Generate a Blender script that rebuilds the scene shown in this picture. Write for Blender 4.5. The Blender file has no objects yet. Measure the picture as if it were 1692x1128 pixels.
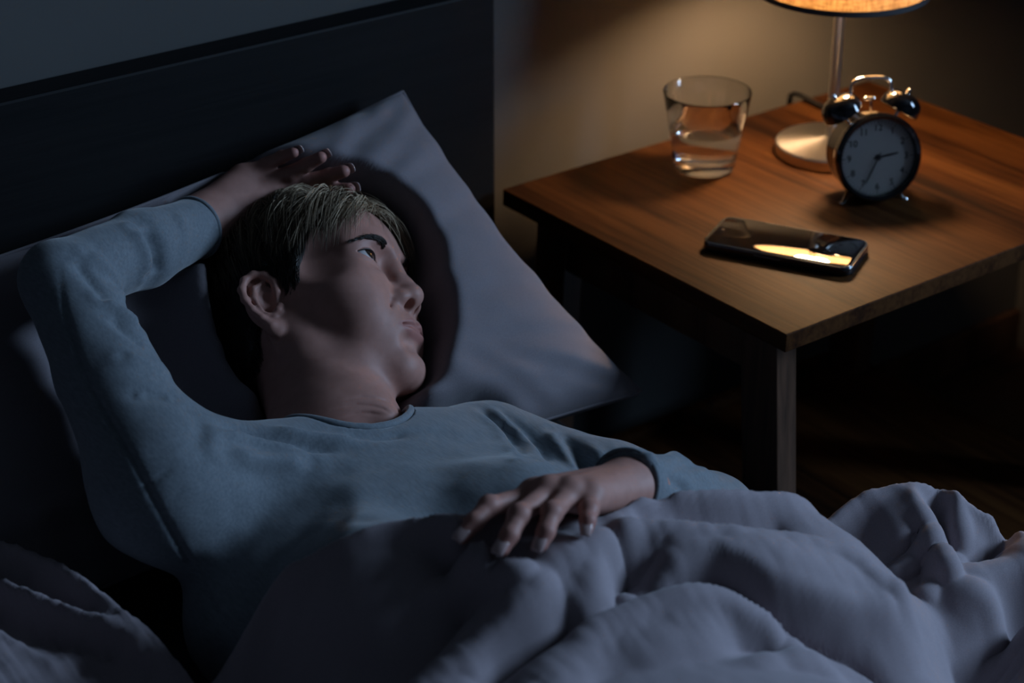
import bpy, bmesh, math
import numpy as np
from mathutils import Vector, Matrix

# ------------------------------------------------------------------ camera, world, light, exposure
SC = bpy.context.scene
COL = SC.collection
IW, IH, FPX = 1692.0, 1128.0, 3300.0
PITCH, YAW = math.radians(27.2), math.radians(37.35)
CPOS = np.array([0.0, 0.0, 1.36])
_h = np.array([math.sin(YAW), math.cos(YAW), 0.0])
CF = _h * math.cos(PITCH) + np.array([0, 0, -math.sin(PITCH)])
CR = np.array([math.cos(YAW), -math.sin(YAW), 0.0])
CU = np.cross(CR, CF)

cam_d = bpy.data.cameras.new('camera')
cam_d.sensor_fit = 'HORIZONTAL'; cam_d.sensor_width = 36.0
cam_d.lens = 36.0 * FPX / IW
cam_d.clip_start = 0.02; cam_d.clip_end = 50
cam_d.dof.use_dof = True
cam_d.dof.focus_distance = 1.74
cam_d.dof.aperture_fstop = 4.5
cam = bpy.data.objects.new('camera', cam_d); COL.objects.link(cam)
M = Matrix(((CR[0], CU[0], -CF[0]), (CR[1], CU[1], -CF[1]), (CR[2], CU[2], -CF[2])))
cam.matrix_world = Matrix.Translation(Vector(CPOS)) @ M.to_4x4()
SC.camera = cam

wd = bpy.data.worlds.new('night_sky'); SC.world = wd; wd.use_nodes = True
bg = wd.node_tree.nodes['Background']
bg.inputs[0].default_value = (0.10, 0.16, 0.30, 1); bg.inputs[1].default_value = 0.02

WIN = np.array([3.012, -.20, 1.62])          # centre of the window in the right wall
# moonlight entering by that window: it fills the opening, in the plane of the wall
ld = bpy.data.lights.new('window_right_offscreen', 'AREA'); ld.shape = 'RECTANGLE'
ld.size = 0.74; ld.size_y = 0.94; ld.energy = 74; ld.color = (0.44, 0.67, 1.0)
lo = bpy.data.objects.new('window_right_offscreen', ld); COL.objects.link(lo)
lo.location = Vector(WIN)
lo.rotation_euler = Vector((-1, 0, 0)).to_track_quat('-Z', 'Y').to_euler()

vs = SC.view_settings
vs.view_transform = 'Standard'; vs.look = 'None'; vs.exposure = 0.0; vs.gamma = 1.0; vs.use_curve_mapping = False

# ------------------------------------------------------------------ helpers
def at(x, y, t):
    """point at depth t behind photograph position x, y"""
    return CPOS + (CF + CR * ((x - IW / 2) / FPX) - CU * ((y - IH / 2) / FPX)) * t
def on_z(x, y, z):
    d = CF * FPX + CR * (x - IW / 2) - CU * (y - IH / 2)
    return CPOS + d * ((z - CPOS[2]) / d[2])
def proj(P):
    d = np.atleast_2d(P) - CPOS; z = d @ CF
    return np.stack([IW / 2 + FPX * (d @ CR) / z, IH / 2 - FPX * (d @ CU) / z, z], -1)

def lin(c):
    c = np.asarray(c, float) / 255.0
    return tuple(np.where(c <= 0.04045, c / 12.92, ((c + 0.055) / 1.055) ** 2.4))

MATS = {}
class NT:
    def __init__(s, name):
        s.m = bpy.data.materials.new(name); s.m.use_nodes = True; s.t = s.m.node_tree
        s.n = s.t.nodes; s.b = s.n['Principled BSDF']; s.out = s.n['Material Output']; MATS[name] = s.m
    def node(s, typ, **kw):
        nd = s.n.new(typ)
        for k, v in kw.items():
            if k.startswith('i_'):
                key = k[2:].replace('_', ' ')
                nd.inputs[key].default_value = v
            else: setattr(nd, k, v)
        return nd
    def link(s, a, b): s.t.links.new(a, b)
    def set(s, **kw):
        for k, v in kw.items():
            s.b.inputs[k.replace('_', ' ')].default_value = v
    def ramp(s, fac, stops):
        r = s.node('ShaderNodeValToRGB'); e = r.color_ramp.elements
        while len(e) < len(stops): e.new(0.5)
        for el, (p, c) in zip(e, stops): el.position = p; el.color = (*c[:3], 1)
        s.link(fac, r.inputs[0]); return r.outputs[0]
    def noise(s, scale, detail=4, stretch=None, rough=0.55, coord='Object'):
        tc = s.node('ShaderNodeTexCoord'); v = tc.outputs[coord]
        if stretch is not None:
            mp = s.node('ShaderNodeMapping'); mp.inputs['Scale'].default_value = stretch
            s.link(v, mp.inputs['Vector']); v = mp.outputs[0]
        n = s.node('ShaderNodeTexNoise'); n.inputs['Scale'].default_value = scale
        n.inputs['Detail'].default_value = detail; n.inputs['Roughness'].default_value = rough
        s.link(v, n.inputs['Vector']); return n.outputs['Fac']
    def bump(s, h, strength=0.2, dist=0.001):
        b = s.node('ShaderNodeBump'); b.inputs['Strength'].default_value = strength
        b.inputs['Distance'].default_value = dist; s.link(h, b.inputs['Height'])
        s.link(b.outputs[0], s.b.inputs['Normal']); return b

def simple(name, col, rough=0.5, metal=0.0, **kw):
    n = NT(name); n.set(Base_Color=(*col, 1), Roughness=rough, Metallic=metal, **kw); return n.m

def wood(name, dark, mid, light, axis='Y', scale=1.0, rough=0.38):
    n = NT(name)
    st = {'Y': (1, .09, 1), 'X': (.09, 1, 1), 'Z': (1, 1, .09)}[axis]
    f1 = n.noise(9 * scale, 5, st, .6); f2 = n.noise(150 * scale, 3, tuple(.035 if q < 1 else q for q in st), .6)
    f3 = n.noise(34 * scale, 4, tuple(.05 if q < 1 else q for q in st), .6)
    # growth rings: bands of the slow noise
    mth = n.node('ShaderNodeMath', operation='MULTIPLY'); n.link(f1, mth.inputs[0]); mth.inputs[1].default_value = 14
    sn = n.node('ShaderNodeMath', operation='SINE'); n.link(mth.outputs[0], sn.inputs[0])
    mx = n.node('ShaderNodeMath', operation='MULTIPLY_ADD'); n.link(sn.outputs[0], mx.inputs[0]); mx.inputs[1].default_value = .10
    ad = n.node('ShaderNodeMath', operation='ADD'); n.link(f2, ad.inputs[0]); n.link(f3, ad.inputs[1])
    hf = n.node('ShaderNodeMath', operation='MULTIPLY'); n.link(ad.outputs[0], hf.inputs[0]); hf.inputs[1].default_value = .5
    n.link(hf.outputs[0], mx.inputs[2])
    n.link(n.ramp(mx.outputs[0], [(.36, dark), (.5, mid), (.66, light)]), n.b.inputs['Base Color'])
    n.set(Roughness=rough); n.bump(mx.outputs[0], .6, .0008)
    return n.m

def fabric(name, col, col2, weave=900, rough=.9, stretch=None, sheen=.15):
    n = NT(name)
    f = n.noise(weave, 2, stretch, .6); g = n.noise(14, 3)
    ad = n.node('ShaderNodeMath', operation='MULTIPLY_ADD'); n.link(f, ad.inputs[0]); ad.inputs[1].default_value = .75
    ml = n.node('ShaderNodeMath', operation='MULTIPLY'); n.link(g, ml.inputs[0]); ml.inputs[1].default_value = .25
    n.link(ml.outputs[0], ad.inputs[2])
    n.link(n.ramp(ad.outputs[0], [(.32, col), (.68, col2)]), n.b.inputs['Base Color'])
    n.set(Roughness=rough, Sheen_Weight=sheen, Sheen_Roughness=.5); n.bump(f, .25, .0004)
    return n.m

def raw_mesh(name, V, Q, mat=None, smooth=True):
    """fast mesh from vertex array and quad (or tri) array"""
    V = np.asarray(V, np.float32); Q = np.asarray(Q, np.int32)
    me = bpy.data.meshes.new(name); k = Q.shape[1]
    me.vertices.add(len(V)); me.vertices.foreach_set('co', V.ravel())
    me.loops.add(Q.size); me.loops.foreach_set('vertex_index', Q.ravel())
    me.polygons.add(len(Q)); me.polygons.foreach_set('loop_start', np.arange(0, Q.size, k, dtype=np.int32))
    me.polygons.foreach_set('loop_total', np.full(len(Q), k, np.int32))
    me.polygons.foreach_set('use_smooth', np.full(len(Q), smooth, bool))
    me.update(calc_edges=True); me.validate()
    if mat: me.materials.append(MATS[mat] if isinstance(mat, str) else mat)
    return me

def obj(name, me, parent=None, loc=None, rot=None):
    o = bpy.data.objects.new(name, me); COL.objects.link(o)
    if parent is not None: o.parent = parent
    if loc is not None: o.location = loc
    if rot is not None: o.rotation_euler = rot
    return o
def tag(o, label=None, cat=None, group=None, kind=None):
    if label: o['label'] = label
    if cat: o['category'] = cat
    if group: o['group'] = group
    if kind: o['kind'] = kind
    return o
def empty(name, loc, label, cat, rot=(0, 0, 0)):
    o = bpy.data.objects.new(name, None); COL.objects.link(o); o.location = loc; o.rotation_euler = rot
    o.empty_display_size = .05; tag(o, label, cat); return o

def bm_mesh(name, bm, mat, smooth=False):
    bmesh.ops.recalc_face_normals(bm, faces=bm.faces[:])
    me = bpy.data.meshes.new(name); bm.to_mesh(me); bm.free()
    if smooth:
        for p in me.polygons: p.use_smooth = True
    me.materials.append(MATS[mat]); return me

def box_mesh(name, lo, hi, mat, bevel=0.0, seg=2, shear=None):
    bm = bmesh.new(); bmesh.ops.create_cube(bm, size=1.0)
    lo, hi = np.array(lo), np.array(hi)
    for v in bm.verts: v.co = Vector((lo + hi) / 2 + np.array(v.co) * (hi - lo))
    if shear:   # (dx, dy) per metre below top
        for v in bm.verts:
            dz = hi[2] - v.co.z; v.co.x += shear[0] * dz; v.co.y += shear[1] * dz
    if bevel > 0:
        bmesh.ops.bevel(bm, geom=bm.edges[:], offset=bevel, segments=seg, profile=.6, affect='EDGES', clamp_overlap=True)
    return bm_mesh(name, bm, mat)

def lathe_mesh(name, prof, mat, seg=64, closed=False, smooth=True, sharp=None):
    """prof = list of (r, z) bottom to top; points with r=0 collapse"""
    bm = bmesh.new(); rings = []
    for r, z in prof:
        if r < 1e-7: rings.append([bm.verts.new((0, 0, z))])
        else: rings.append([bm.verts.new((r * math.cos(2 * math.pi * k / seg), r * math.sin(2 * math.pi * k / seg), z)) for k in range(seg)])
    pairs = list(zip(rings[:-1], rings[1:]))
    if closed: pairs.append((rings[-1], rings[0]))
    for a, b in pairs:
        if len(a) == 1 and len(b) == 1: continue
        for k in range(seg):
            k2 = (k + 1) % seg
            if len(a) == 1: bm.faces.new((a[0], b[k2], b[k]))
            elif len(b) == 1: bm.faces.new((a[k], a[k2], b[0]))
            else: bm.faces.new((a[k], a[k2], b[k2], b[k]))
    me = bm_mesh(name, bm, mat, smooth)
    if smooth: auto_sharp(me, 35)
    return me
def auto_sharp(me, deg):
    bm = bmesh.new(); bm.from_mesh(me)
    for e in bm.edges:
        if len(e.link_faces) == 2: e.smooth = e.calc_face_angle(0) < math.radians(deg)
    bm.to_mesh(me); bm.free()

def tube_arrays(path, rad, seg=8, cap=True):
    P = np.asarray(path, float); n = len(P); R = np.broadcast_to(np.asarray(rad, float), (n,))
    T = np.gradient(P, axis=0); T /= np.linalg.norm(T, axis=1)[:, None]
    up = np.array([0, 0, 1.0]) if abs(T[0][2]) < .9 else np.array([1.0, 0, 0])
    N = np.cross(T[0], up); N /= np.linalg.norm(N); V = []
    for i in range(n):
        N = N - T[i] * (N @ T[i]); N /= np.linalg.norm(N); B = np.cross(T[i], N)
        a = np.arange(seg) * 2 * np.pi / seg
        V.append(P[i] + R[i] * (np.cos(a)[:, None] * N + np.sin(a)[:, None] * B))
    V = np.concatenate(V)
    Q = [(i * seg + k, i * seg + (k + 1) % seg, (i + 1) * seg + (k + 1) % seg, (i + 1) * seg + k) for i in range(n - 1) for k in range(seg)]
    return V, Q
def tube_mesh(name, path, rad, mat, seg=10):
    V, Q = tube_arrays(path, rad, seg); n = len(V) // seg
    bm = bmesh.new(); vs_ = [bm.verts.new(v) for v in V]
    for q in Q: bm.faces.new([vs_[i] for i in q])
    bm.faces.new(vs_[:seg][::-1]); bm.faces.new(vs_[-seg:])
    return bm_mesh(name, bm, mat, True)
def spline(pts, n):
    """Catmull-Rom through pts"""
    P = np.asarray(pts, float); P = np.vstack([2 * P[0] - P[1], P, 2 * P[-1] - P[-2]])
    t = np.linspace(0, len(pts) - 1 - 1e-9, n); i = t.astype(int); u = (t - i)[:, None]
    a, b, c, d = P[i], P[i + 1], P[i + 2], P[i + 3]
    return .5 * (2 * b + (c - a) * u + (2 * a - 5 * b + 4 * c - d) * u ** 2 + (3 * b - a - 3 * c + d) * u ** 3)

_rng = np.random.default_rng(5)
_LAT = _rng.random((32, 32, 32)).astype(np.float32)
def vnoise(P, s):
    """value noise in -1..1"""
    q = np.asarray(P, float) * s; i = np.floor(q).astype(int); f = q - i; f = f * f * (3 - 2 * f); i &= 31; j = (i + 1) & 31
    r = 0
    for dx in (0, 1):
        for dy in (0, 1):
            for dz in (0, 1):
                w = (f[:, 0] if dx else 1 - f[:, 0]) * (f[:, 1] if dy else 1 - f[:, 1]) * (f[:, 2] if dz else 1 - f[:, 2])
                r = r + w * _LAT[(j if dx else i)[:, 0], (j if dy else i)[:, 1], (j if dz else i)[:, 2]]
    return r * 2 - 1

# ------------------------------------------------------------------ materials
n = NT('wall_paint'); f = n.noise(3, 3); g = n.noise(220, 3)
n.link(n.ramp(f, [(.3, (.064, .062, .060)), (.7, (.074, .072, .069))]), n.b.inputs['Base Color']); n.set(Roughness=.85); n.bump(g, .08, .0006)
wood('table_wood', (.0085, .0026, .0006), (.033, .0105, .0022), (.062, .0230, .0058), 'Y', 1.0, .55)
MATS['table_wood'].node_tree.nodes['Principled BSDF'].inputs['Specular IOR Level'].default_value = .11
wood('leg_wood', (.020, .009, .0045), (.058, .028, .015), (.095, .046, .026), 'Z')
wood('floor_wood', (.010, .0045, .0022), (.025, .011, .005), (.04, .018, .009), 'X', .6, .5)
wood('headboard_wood', (.003, .003, .0035), (.0045, .0042, .0048), (.007, .0062, .0066), 'X', .8, .6)
MATS['headboard_wood'].node_tree.nodes['Principled BSDF'].inputs['Specular IOR Level'].default_value = .18
simple('matt_black', (.006, .006, .007), .35)
simple('gloss_black', (.004, .004, .005), .12, Coat_Weight=.6)
simple('chrome', (.75, .75, .76), .12, 1.0)
simple('window_paint', (.6, .6, .6), .5)
n = NT('brushed_steel'); f = n.noise(60, 3); n.set(Base_Color=(.62, .61, .60, 1), Metallic=1.0, Roughness=.33, Anisotropic=.7)
tg = n.node('ShaderNodeTangent', direction_type='RADIAL', axis='Z'); n.link(tg.outputs[0], n.b.inputs['Tangent'])
simple('pole_steel', (.62, .61, .60), .28, 1.0)
simple('trim_grey', (.05, .05, .055), .6)
simple('face_paper', (.30, .29, .28), .7)
simple('ink', (.015, .015, .018), .6)
simple('brass_inner', (.30, .24, .18), .35, .9)
n = NT('glass'); n.set(Base_Color=(1, 1, 1, 1), Roughness=.0, IOR=1.47, Transmission_Weight=1.0)
n = NT('water'); n.set(Base_Color=(1, 1, 1, 1), Roughness=.0, IOR=1.33, Transmission_Weight=1.0)
n = NT('pane'); n.set(Base_Color=(1, 1, 1, 1), Roughness=.0, IOR=1.2, Transmission_Weight=1.0)
n = NT('screen_glass'); n.set(Base_Color=(.003, .003, .004, 1), Roughness=.03, IOR=1.9, Coat_Weight=1.0, Coat_Roughness=.02, Coat_IOR=1.7)
simple('phone_case', (.008, .010, .012), .22, Coat_Weight=.5)
simple('phone_edge', (.20, .26, .30), .18, .8)
# linen shade: diffuse + translucent
n = NT('shade_linen'); f = n.noise(70, 3, (1, 1, 9)); g = n.noise(70, 3, (9, 9, .6))
ad = n.node('ShaderNodeMath', operation='ADD'); n.link(f, ad.inputs[0]); n.link(g, ad.inputs[1])
hf = n.node('ShaderNodeMath', operation='MULTIPLY'); n.link(ad.outputs[0], hf.inputs[0]); hf.inputs[1].default_value = .5
rc = n.ramp(hf.outputs[0], [(.36, (.30, .22, .13)), (.62, (.62, .50, .33))])
df = n.node('ShaderNodeBsdfDiffuse'); tr = n.node('ShaderNodeBsdfTranslucent'); mx = n.node('ShaderNodeMixShader'); mx.inputs[0].default_value = .45
n.link(rc, df.inputs[0]); n.link(rc, tr.inputs[0]); n.link(df.outputs[0], mx.inputs[1]); n.link(tr.outputs[0], mx.inputs[2]); n.link(mx.outputs[0], n.out.inputs[0])
n = NT('bulb_glow'); n.set(Base_Color=(1, .8, .5, 1), Emission_Color=(1, .64, .34, 1), Emission_Strength=265)
fabric('sheet_cloth', (.030, .030, .036), (.045, .044, .052), 700)
fabric('pillow_cloth', (.150, .128, .140), (.185, .160, .172), 800)
fabric('duvet_cloth', (.262, .215, .232), (.315, .262, .280), 800)
fabric('bed_base_cloth', (.010, .010, .012), (.016, .015, .017), 500)

# ------------------------------------------------------------------ room
YW = 1.648
def slab(name, lo, hi, mat): return tag(obj(name, box_mesh(name, lo, hi, mat)), kind='structure')
floor = slab('floor', (-1.9, -2.6, -.06), (3.0, YW + .1, -.012), 'matt_black')
k = 0
xs = np.arange(-1.9, 3.0, .9)
for j, y in enumerate(np.arange(-2.6, YW + .05, .14)):
    for x in xs:
        x0 = x + (j % 3) * .3 - .6
        a, b = max(x0, -1.9), min(x0 + .9, 3.0)
        if b - a < .05: continue
        y1 = min(y + .138, YW + .05)
        obj('plank', box_mesh('plank', (a + .001, y, -.014), (b - .001, y1, 0), 'floor_wood', .0012, 1), floor)
slab('wall_back', (-1.9, YW, -.06), (3.0, YW + .1, 2.5), 'wall_paint')
slab('added_light_block', (2.19, .70, -.06), (3.0, YW, 2.5), 'wall_paint')  # unseen block, added to keep window light off the wall beside the nightstand
slab('wall_left', (-2.0, -2.7, -.06), (-1.9, YW + .1, 2.5), 'wall_paint')
WIN_ADDED = np.array([-.35, -2.52, 1.75])
fx0, fx1, fz0, fz1 = WIN_ADDED[0] - .5, WIN_ADDED[0] + .5, WIN_ADDED[2] - .55, WIN_ADDED[2] + .55
bm = bmesh.new()
for lo_, hi_ in (((-1.9, -2.7, -.06), (fx0, -2.6, 2.5)), ((fx1, -2.7, -.06), (3.0, -2.6, 2.5)), ((fx0, -2.7, -.06), (fx1, -2.6, fz0)), ((fx0, -2.7, fz1), (fx1, -2.6, 2.5))):
    r = bmesh.ops.create_cube(bm, size=1.0)
    for v in r['verts']: v.co = Vector((np.array(lo_) + hi_) / 2 + np.array(v.co) * (np.array(hi_) - lo_))
tag(obj('wall_front', bm_mesh('wall_front', bm, 'wall_paint')), kind='structure')
win_added = tag(obj('added_window', box_mesh('added_window', (fx0, -2.676, fz0), (fx1, -2.67, fz1), 'pane')), kind='structure')  # made-up window, added for a cool fill light; only dim night sky enters
for lo_, hi_ in (((fx0, -2.68, fz0), (fx0 + .05, -2.62, fz1)), ((fx1 - .05, -2.68, fz0), (fx1, -2.62, fz1)), ((fx0, -2.68, fz0), (fx1, -2.62, fz0 + .05)), ((fx0, -2.68, fz1 - .05), (fx1, -2.62, fz1)), ((WIN_ADDED[0] - .02, -2.68, fz0), (WIN_ADDED[0] + .02, -2.63, fz1))):
    obj('window_frame', box_mesh('window_frame', lo_, hi_, 'window_paint', .004), win_added)
slab('ceiling', (-2.0, -2.7, 2.5), (3.1, YW + .1, 2.6), 'wall_paint')
# right wall with window opening
wy0, wy1, wz0, wz1 = WIN[1] - .42, WIN[1] + .42, WIN[2] - .52, WIN[2] + .52
bm = bmesh.new()
for lo_, hi_ in (((3.0, -2.7, -.06), (3.1, wy0, 2.5)), ((3.0, wy1, -.06), (3.1, YW + .1, 2.5)), ((3.0, wy0, -.06), (3.1, wy1, wz0)), ((3.0, wy0, wz1), (3.1, wy1, 2.5))):
    r = bmesh.ops.create_cube(bm, size=1.0)
    for v in r['verts']: v.co = Vector((np.array(lo_) + hi_) / 2 + np.array(v.co) * (np.array(hi_) - lo_))
tag(obj('wall_right', bm_mesh('wall_right', bm, 'wall_paint')), kind='structure')
win = tag(obj('window_1', box_mesh('window_1', (3.07, wy0, wz0), (3.076, wy1, wz1), 'pane')), kind='structure')
for lo_, hi_ in (((3.02, wy0, wz0), (3.08, wy0 + .05, wz1)), ((3.02, wy1 - .05, wz0), (3.08, wy1, wz1)), ((3.02, wy0, wz0), (3.08, wy1, wz0 + .05)),
                 ((3.02, wy0, wz1 - .05), (3.08, wy1, wz1)), ((3.03, WIN[1] - .02, wz0), (3.08, WIN[1] + .02, wz1))):
    obj('window_frame', box_mesh('window_frame', lo_, hi_, 'window_paint', .004), win)
tag(obj('baseboard_back', box_mesh('baseboard_back', (-1.9, YW - .012, 0), (3.0, YW, .06), 'leg_wood', .002)), kind='structure')

# ------------------------------------------------------------------ bed
HBX = 1.203
bed = empty('bed', (.42, .55, 0), 'low black wooden bed with a plain panel headboard against the wall', 'bed')
bl = np.array([.42, .55, 0])
def bpart(name, lo, hi, mat, bev=.003): return obj(name, box_mesh(name, np.array(lo) - bl, np.array(hi) - bl, mat, bev), bed)
bpart('headboard', (-.52, 1.606, .0), (HBX, 1.642, .738), 'headboard_wood')
for x0 in (-.50, 1.135): bpart('side_rail', (x0, -.55, .12), (x0 + .03, 1.607, .26), 'headboard_wood')
bpart('foot_rail', (-.50, -.58, .12), (1.165, -.55, .26), 'headboard_wood')
bpart('slat_base', (-.47, -.55, .18), (1.135, 1.607, .215), 'headboard_wood')
for x0 in (-.49, 1.10):
    for y0 in (-.57, 1.53): bpart('leg', (x0, y0, 0), (x0 + .06, y0 + .06, .13), 'headboard_wood')

ZM = .372
# ------------------------------------------------------------------ nightstand
TX0, TX1, TY0, TY1, TZ = 1.202, 1.768, 1.156, 1.592, .52
tl = np.array([(TX0 + TX1) / 2, (TY0 + TY1) / 2, 0])
ns = empty('nightstand', tl, 'square dark brown wooden bedside table with a lower shelf', 'table')
def tpart(name, lo, hi, mat, bev=.0015, shear=None): return obj(name, box_mesh(name, np.array(lo) - tl, np.array(hi) - tl, mat, bev, 2, shear), ns)
tpart('table_top', (TX0, TY0, TZ - .019), (TX1, TY1, TZ), 'table_wood', .0012)
LX0, LX1, LW, LD = TX0 + .022, TX1 - .022, .026, .05
for x0 in (LX0, LX1 - LW):
    tpart('leg', (x0, TY0 + .034, 0), (x0 + LW, TY0 + .034 + LD, TZ - .019), 'leg_wood', .001, (0, -.09))
    tpart('leg', (x0, TY1 - .034 - LD, 0), (x0 + LW, TY1 - .034, TZ - .019), 'leg_wood', .001, (0, .06))
    tpart('apron', (x0 + .003, TY0 + .08, TZ - .075), (x0 + LW - .006, TY1 - .08, TZ - .019), 'leg_wood', .001)
tpart('apron', (LX0 + LW, TY0 + .055, TZ - .055), (LX1 - LW, TY0 + .073, TZ - .019), 'leg_wood', .001)
tpart('apron', (LX0 + LW, TY1 - .06, TZ - .055), (LX1 - LW, TY1 - .042, TZ - .019), 'leg_wood', .001)
SZ = .15
tpart('shelf', (TX0 + .01, TY0 - .005, SZ - .02), (TX1 - .008, TY1 - .012, SZ), 'table_wood', .0012)
tpart('shelf_lip', (LX0 + LW, TY1 - .022, SZ - .001), (LX1 - LW, TY1 - .008, SZ + .012), 'table_wood', .001)

# ------------------------------------------------------------------ lamp
LB = on_z(1372, 232, .535); LB[2] = TZ
lamp = empty('table_lamp', LB, 'small bedside lamp with a beige linen shade and brushed steel base, switched on', 'lamp')
obj('base', lathe_mesh('base', [(0, 0), (.060, 0), (.0615, .0015), (.0615, .012), (.0600, .0140), (.012, .0185), (.008, .020), (0, .020)], 'brushed_steel', 96), lamp)
obj('pole', lathe_mesh('pole', [(0, .019), (.0062, .019), (.0062, .220), (0, .220)], 'pole_steel', 32), lamp)
RB, RT, ZB, ZT = .0945, .078, .190, .345
shade = obj('lamp_shade', lathe_mesh('lamp_shade', [(RB, ZB), (RT, ZT), (RT - .0012, ZT), (RB - .0012, ZB)], 'shade_linen', 96, closed=True), lamp)
obj('shade_trim', lathe_mesh('shade_trim', [(RB - .002, ZB - .001), (RB + .0009, ZB - .001), (RB + .0004, ZB + .0045), (RB - .0022, ZB + .0045)], 'trim_grey', 96, closed=True), shade)
obj('shade_trim', lathe_mesh('shade_trim', [(RT - .002, ZT - .004), (RT + .0008, ZT - .004), (RT + .0008, ZT + .001), (RT - .002, ZT + .001)], 'trim_grey', 96, closed=True), shade)
for a in range(3):
    c_, s_ = math.cos(a * 2.094 + .4), math.sin(a * 2.094 + .4)
    obj('shade_spoke', tube_mesh('shade_spoke', [(0.010 * c_, .010 * s_, ZT - .05), (.04 * c_, .04 * s_, ZT - .03), ((RT - .001) * c_, (RT - .001) * s_, ZT - .003)], .0013, 'pole_steel', 6), shade)
obj('socket', lathe_mesh('socket', [(0, .290), (.013, .290), (.017, .296), (.017, .325), (.013, .330), (0, .330)], 'matt_black', 32), lamp)
bulb = obj('light_bulb', lathe_mesh('light_bulb', [(0, .217), (.015, .220), (.025, .230), (.029, .246), (.027, .258), (.018, .274), (.012, .291)], 'bulb_glow', 32), lamp)
cp = spline([on_z(1394, 196, .524), on_z(1372, 181, .524), on_z(1350, 172, .525), (1.658, 1.610, .522), (1.668, 1.627, .495), (1.669, 1.631, .42), (1.668, 1.630, .30), (1.672, 1.626, .15), (1.69, 1.62, .03)], 60) - LB
obj('power_cord', tube_mesh('power_cord', cp, .0034, 'matt_black', 8), lamp)

# ------------------------------------------------------------------ glass of water
GP = on_z(1163, 278, TZ); GP[2] = TZ
wg = empty('water_glass', GP, 'clear tapered tumbler half full of water on the bedside table', 'glass')
HG, r0, r1 = .0905, .0325, .0485
def gr(z): return r0 + (r1 - r0) * z / HG
zi = .013
prof = [(0, .001), (r0 - .004, .0), (r0 - .001, .001), (gr(.002), .002)] + [(gr(z), z) for z in (.012, .03, .05, .07, HG - .001)] + [(gr(HG) - .0008, HG)] + \
       [(gr(HG) - .0016, HG - .001)] + [(gr(z) - .0017, z) for z in (.07, .05, .03, .018)] + [(gr(zi) - .0045, zi + .001), (0, zi)]
obj('tumbler', lathe_mesh('tumbler', prof, 'glass', 96), wg)
ZWAT = .0475
obj('water', lathe_mesh('water', [(0, zi - .0004), (gr(zi) - .0040, zi + .0008)] + [(gr(z) - .0013, z) for z in (.018, .03, .04)] + [(gr(ZWAT) - .0012, ZWAT), (gr(ZWAT) - .004, ZWAT - .0007), (0, ZWAT - .0009)], 'water', 96), wg)

# ------------------------------------------------------------------ alarm clock (local: face looks along -Y, x to the viewer's right)
CP = np.array([1.4945, 1.3215, TZ])
clk = empty('alarm_clock', CP, 'black twin bell alarm clock with a pale dial showing half past two', 'clock', (math.radians(-11), 0, math.radians(-27)))
def ydisc(prof): return prof
RC, CZ = .0472, .0500
def yl(name, prof, mat, parent, seg=72, closed=False, at_=(0, 0, CZ)):
    me = lathe_mesh(name, prof, mat, seg, closed)
    o = obj(name, me, parent, at_, (math.radians(90), 0, 0)); return o      # lathe z -> -y (towards the viewer)
body = yl('case', [(0, -.040), (.040, -.040), (.0425, -.037), (.0425, .004), (.0, .004)], 'gloss_black', clk)
yl('bezel', [(.0395, .003), (.0455, -.004), (RC, .002), (RC, .009), (.0445, .0125), (.0415, .0115), (.0402, .007)], 'gloss_black', clk, closed=True)
dial = yl('dial', [(0, .0045), (.041, .0045), (.041, .0052), (0, .0052)], 'face_paper', clk)
def text_mesh(s, size, mat, bold=0.0):
    cu = bpy.data.curves.new('numeral', 'FONT'); cu.body = s; cu.size = size; cu.align_x = 'CENTER'; cu.align_y = 'CENTER'; cu.extrude = .0002; cu.offset = bold
    o = bpy.data.objects.new('tmp', cu); COL.objects.link(o)
    me = bpy.data.meshes.new_from_object(o.evaluated_get(bpy.context.evaluated_depsgraph_get()))
    bpy.data.objects.remove(o); bpy.data.curves.remove(cu); me.materials.append(MATS[mat]); return me
for h in range(1, 13):
    a = math.radians(30 * h)
    obj('numeral', text_mesh(str(h), .0098, 'ink', .00015), dial, (.0315 * math.sin(a), .0315 * math.cos(a), .0054))
bm = bmesh.new()
for k_ in range(60):
    a = math.radians(6 * k_); l_ = .0022 if k_ % 5 else .0034; w_ = .00025 if k_ % 5 else .0005
    d = Vector((math.sin(a), math.cos(a), 0)); t_ = Vector((d.y, -d.x, 0))
    q = [bm.verts.new(d * r_ + t_ * s_ + Vector((0, 0, .00535))) for r_, s_ in ((.0392, -w_), (.0392, w_), (.0392 - l_, w_), (.0392 - l_, -w_))]
    bm.faces.new(q)
obj('minute_track', bm_mesh('minute_track', bm, 'ink'), dial)
def hand_mesh(name, ang, L, w, tail, z):
    a = math.radians(ang); d = Vector((math.sin(a), math.cos(a), 0)); t_ = Vector((d.y, -d.x, 0)); bm = bmesh.new()
    pr = [(-tail, -w * .6), (-tail, w * .6), (L * .55, w), (L * .9, w * .75), (L, 0), (L * .9, -w * .75), (L * .55, -w)]
    lo_ = [bm.verts.new(d * a_ + t_ * b_ + Vector((0, 0, z))) for a_, b_ in pr]; hi_ = [bm.verts.new(v.co + Vector((0, 0, .0005))) for v in lo_]
    bm.faces.new(hi_); bm.faces.new(lo_[::-1])
    for i in range(7): bm.faces.new((lo_[i], lo_[(i + 1) % 7], hi_[(i + 1) % 7], hi_[i]))
    return bm_mesh(name, bm, 'ink')
obj('hour_hand', hand_mesh('hour_hand', 80, .0235, .0013, .005, .0062), dial)
obj('minute_hand', hand_mesh('minute_hand', 207, .0315, .0009, .006, .0070), dial)
obj('hub', lathe_mesh('hub', [(0, .005), (.0028, .005), (.0028, .0085), (0, .009)], 'ink', 24), dial)
yl('dial_glass', [(0, .0100), (.0408, .0092), (.0408, .0098), (0, .0106)], 'pane', clk)
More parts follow.
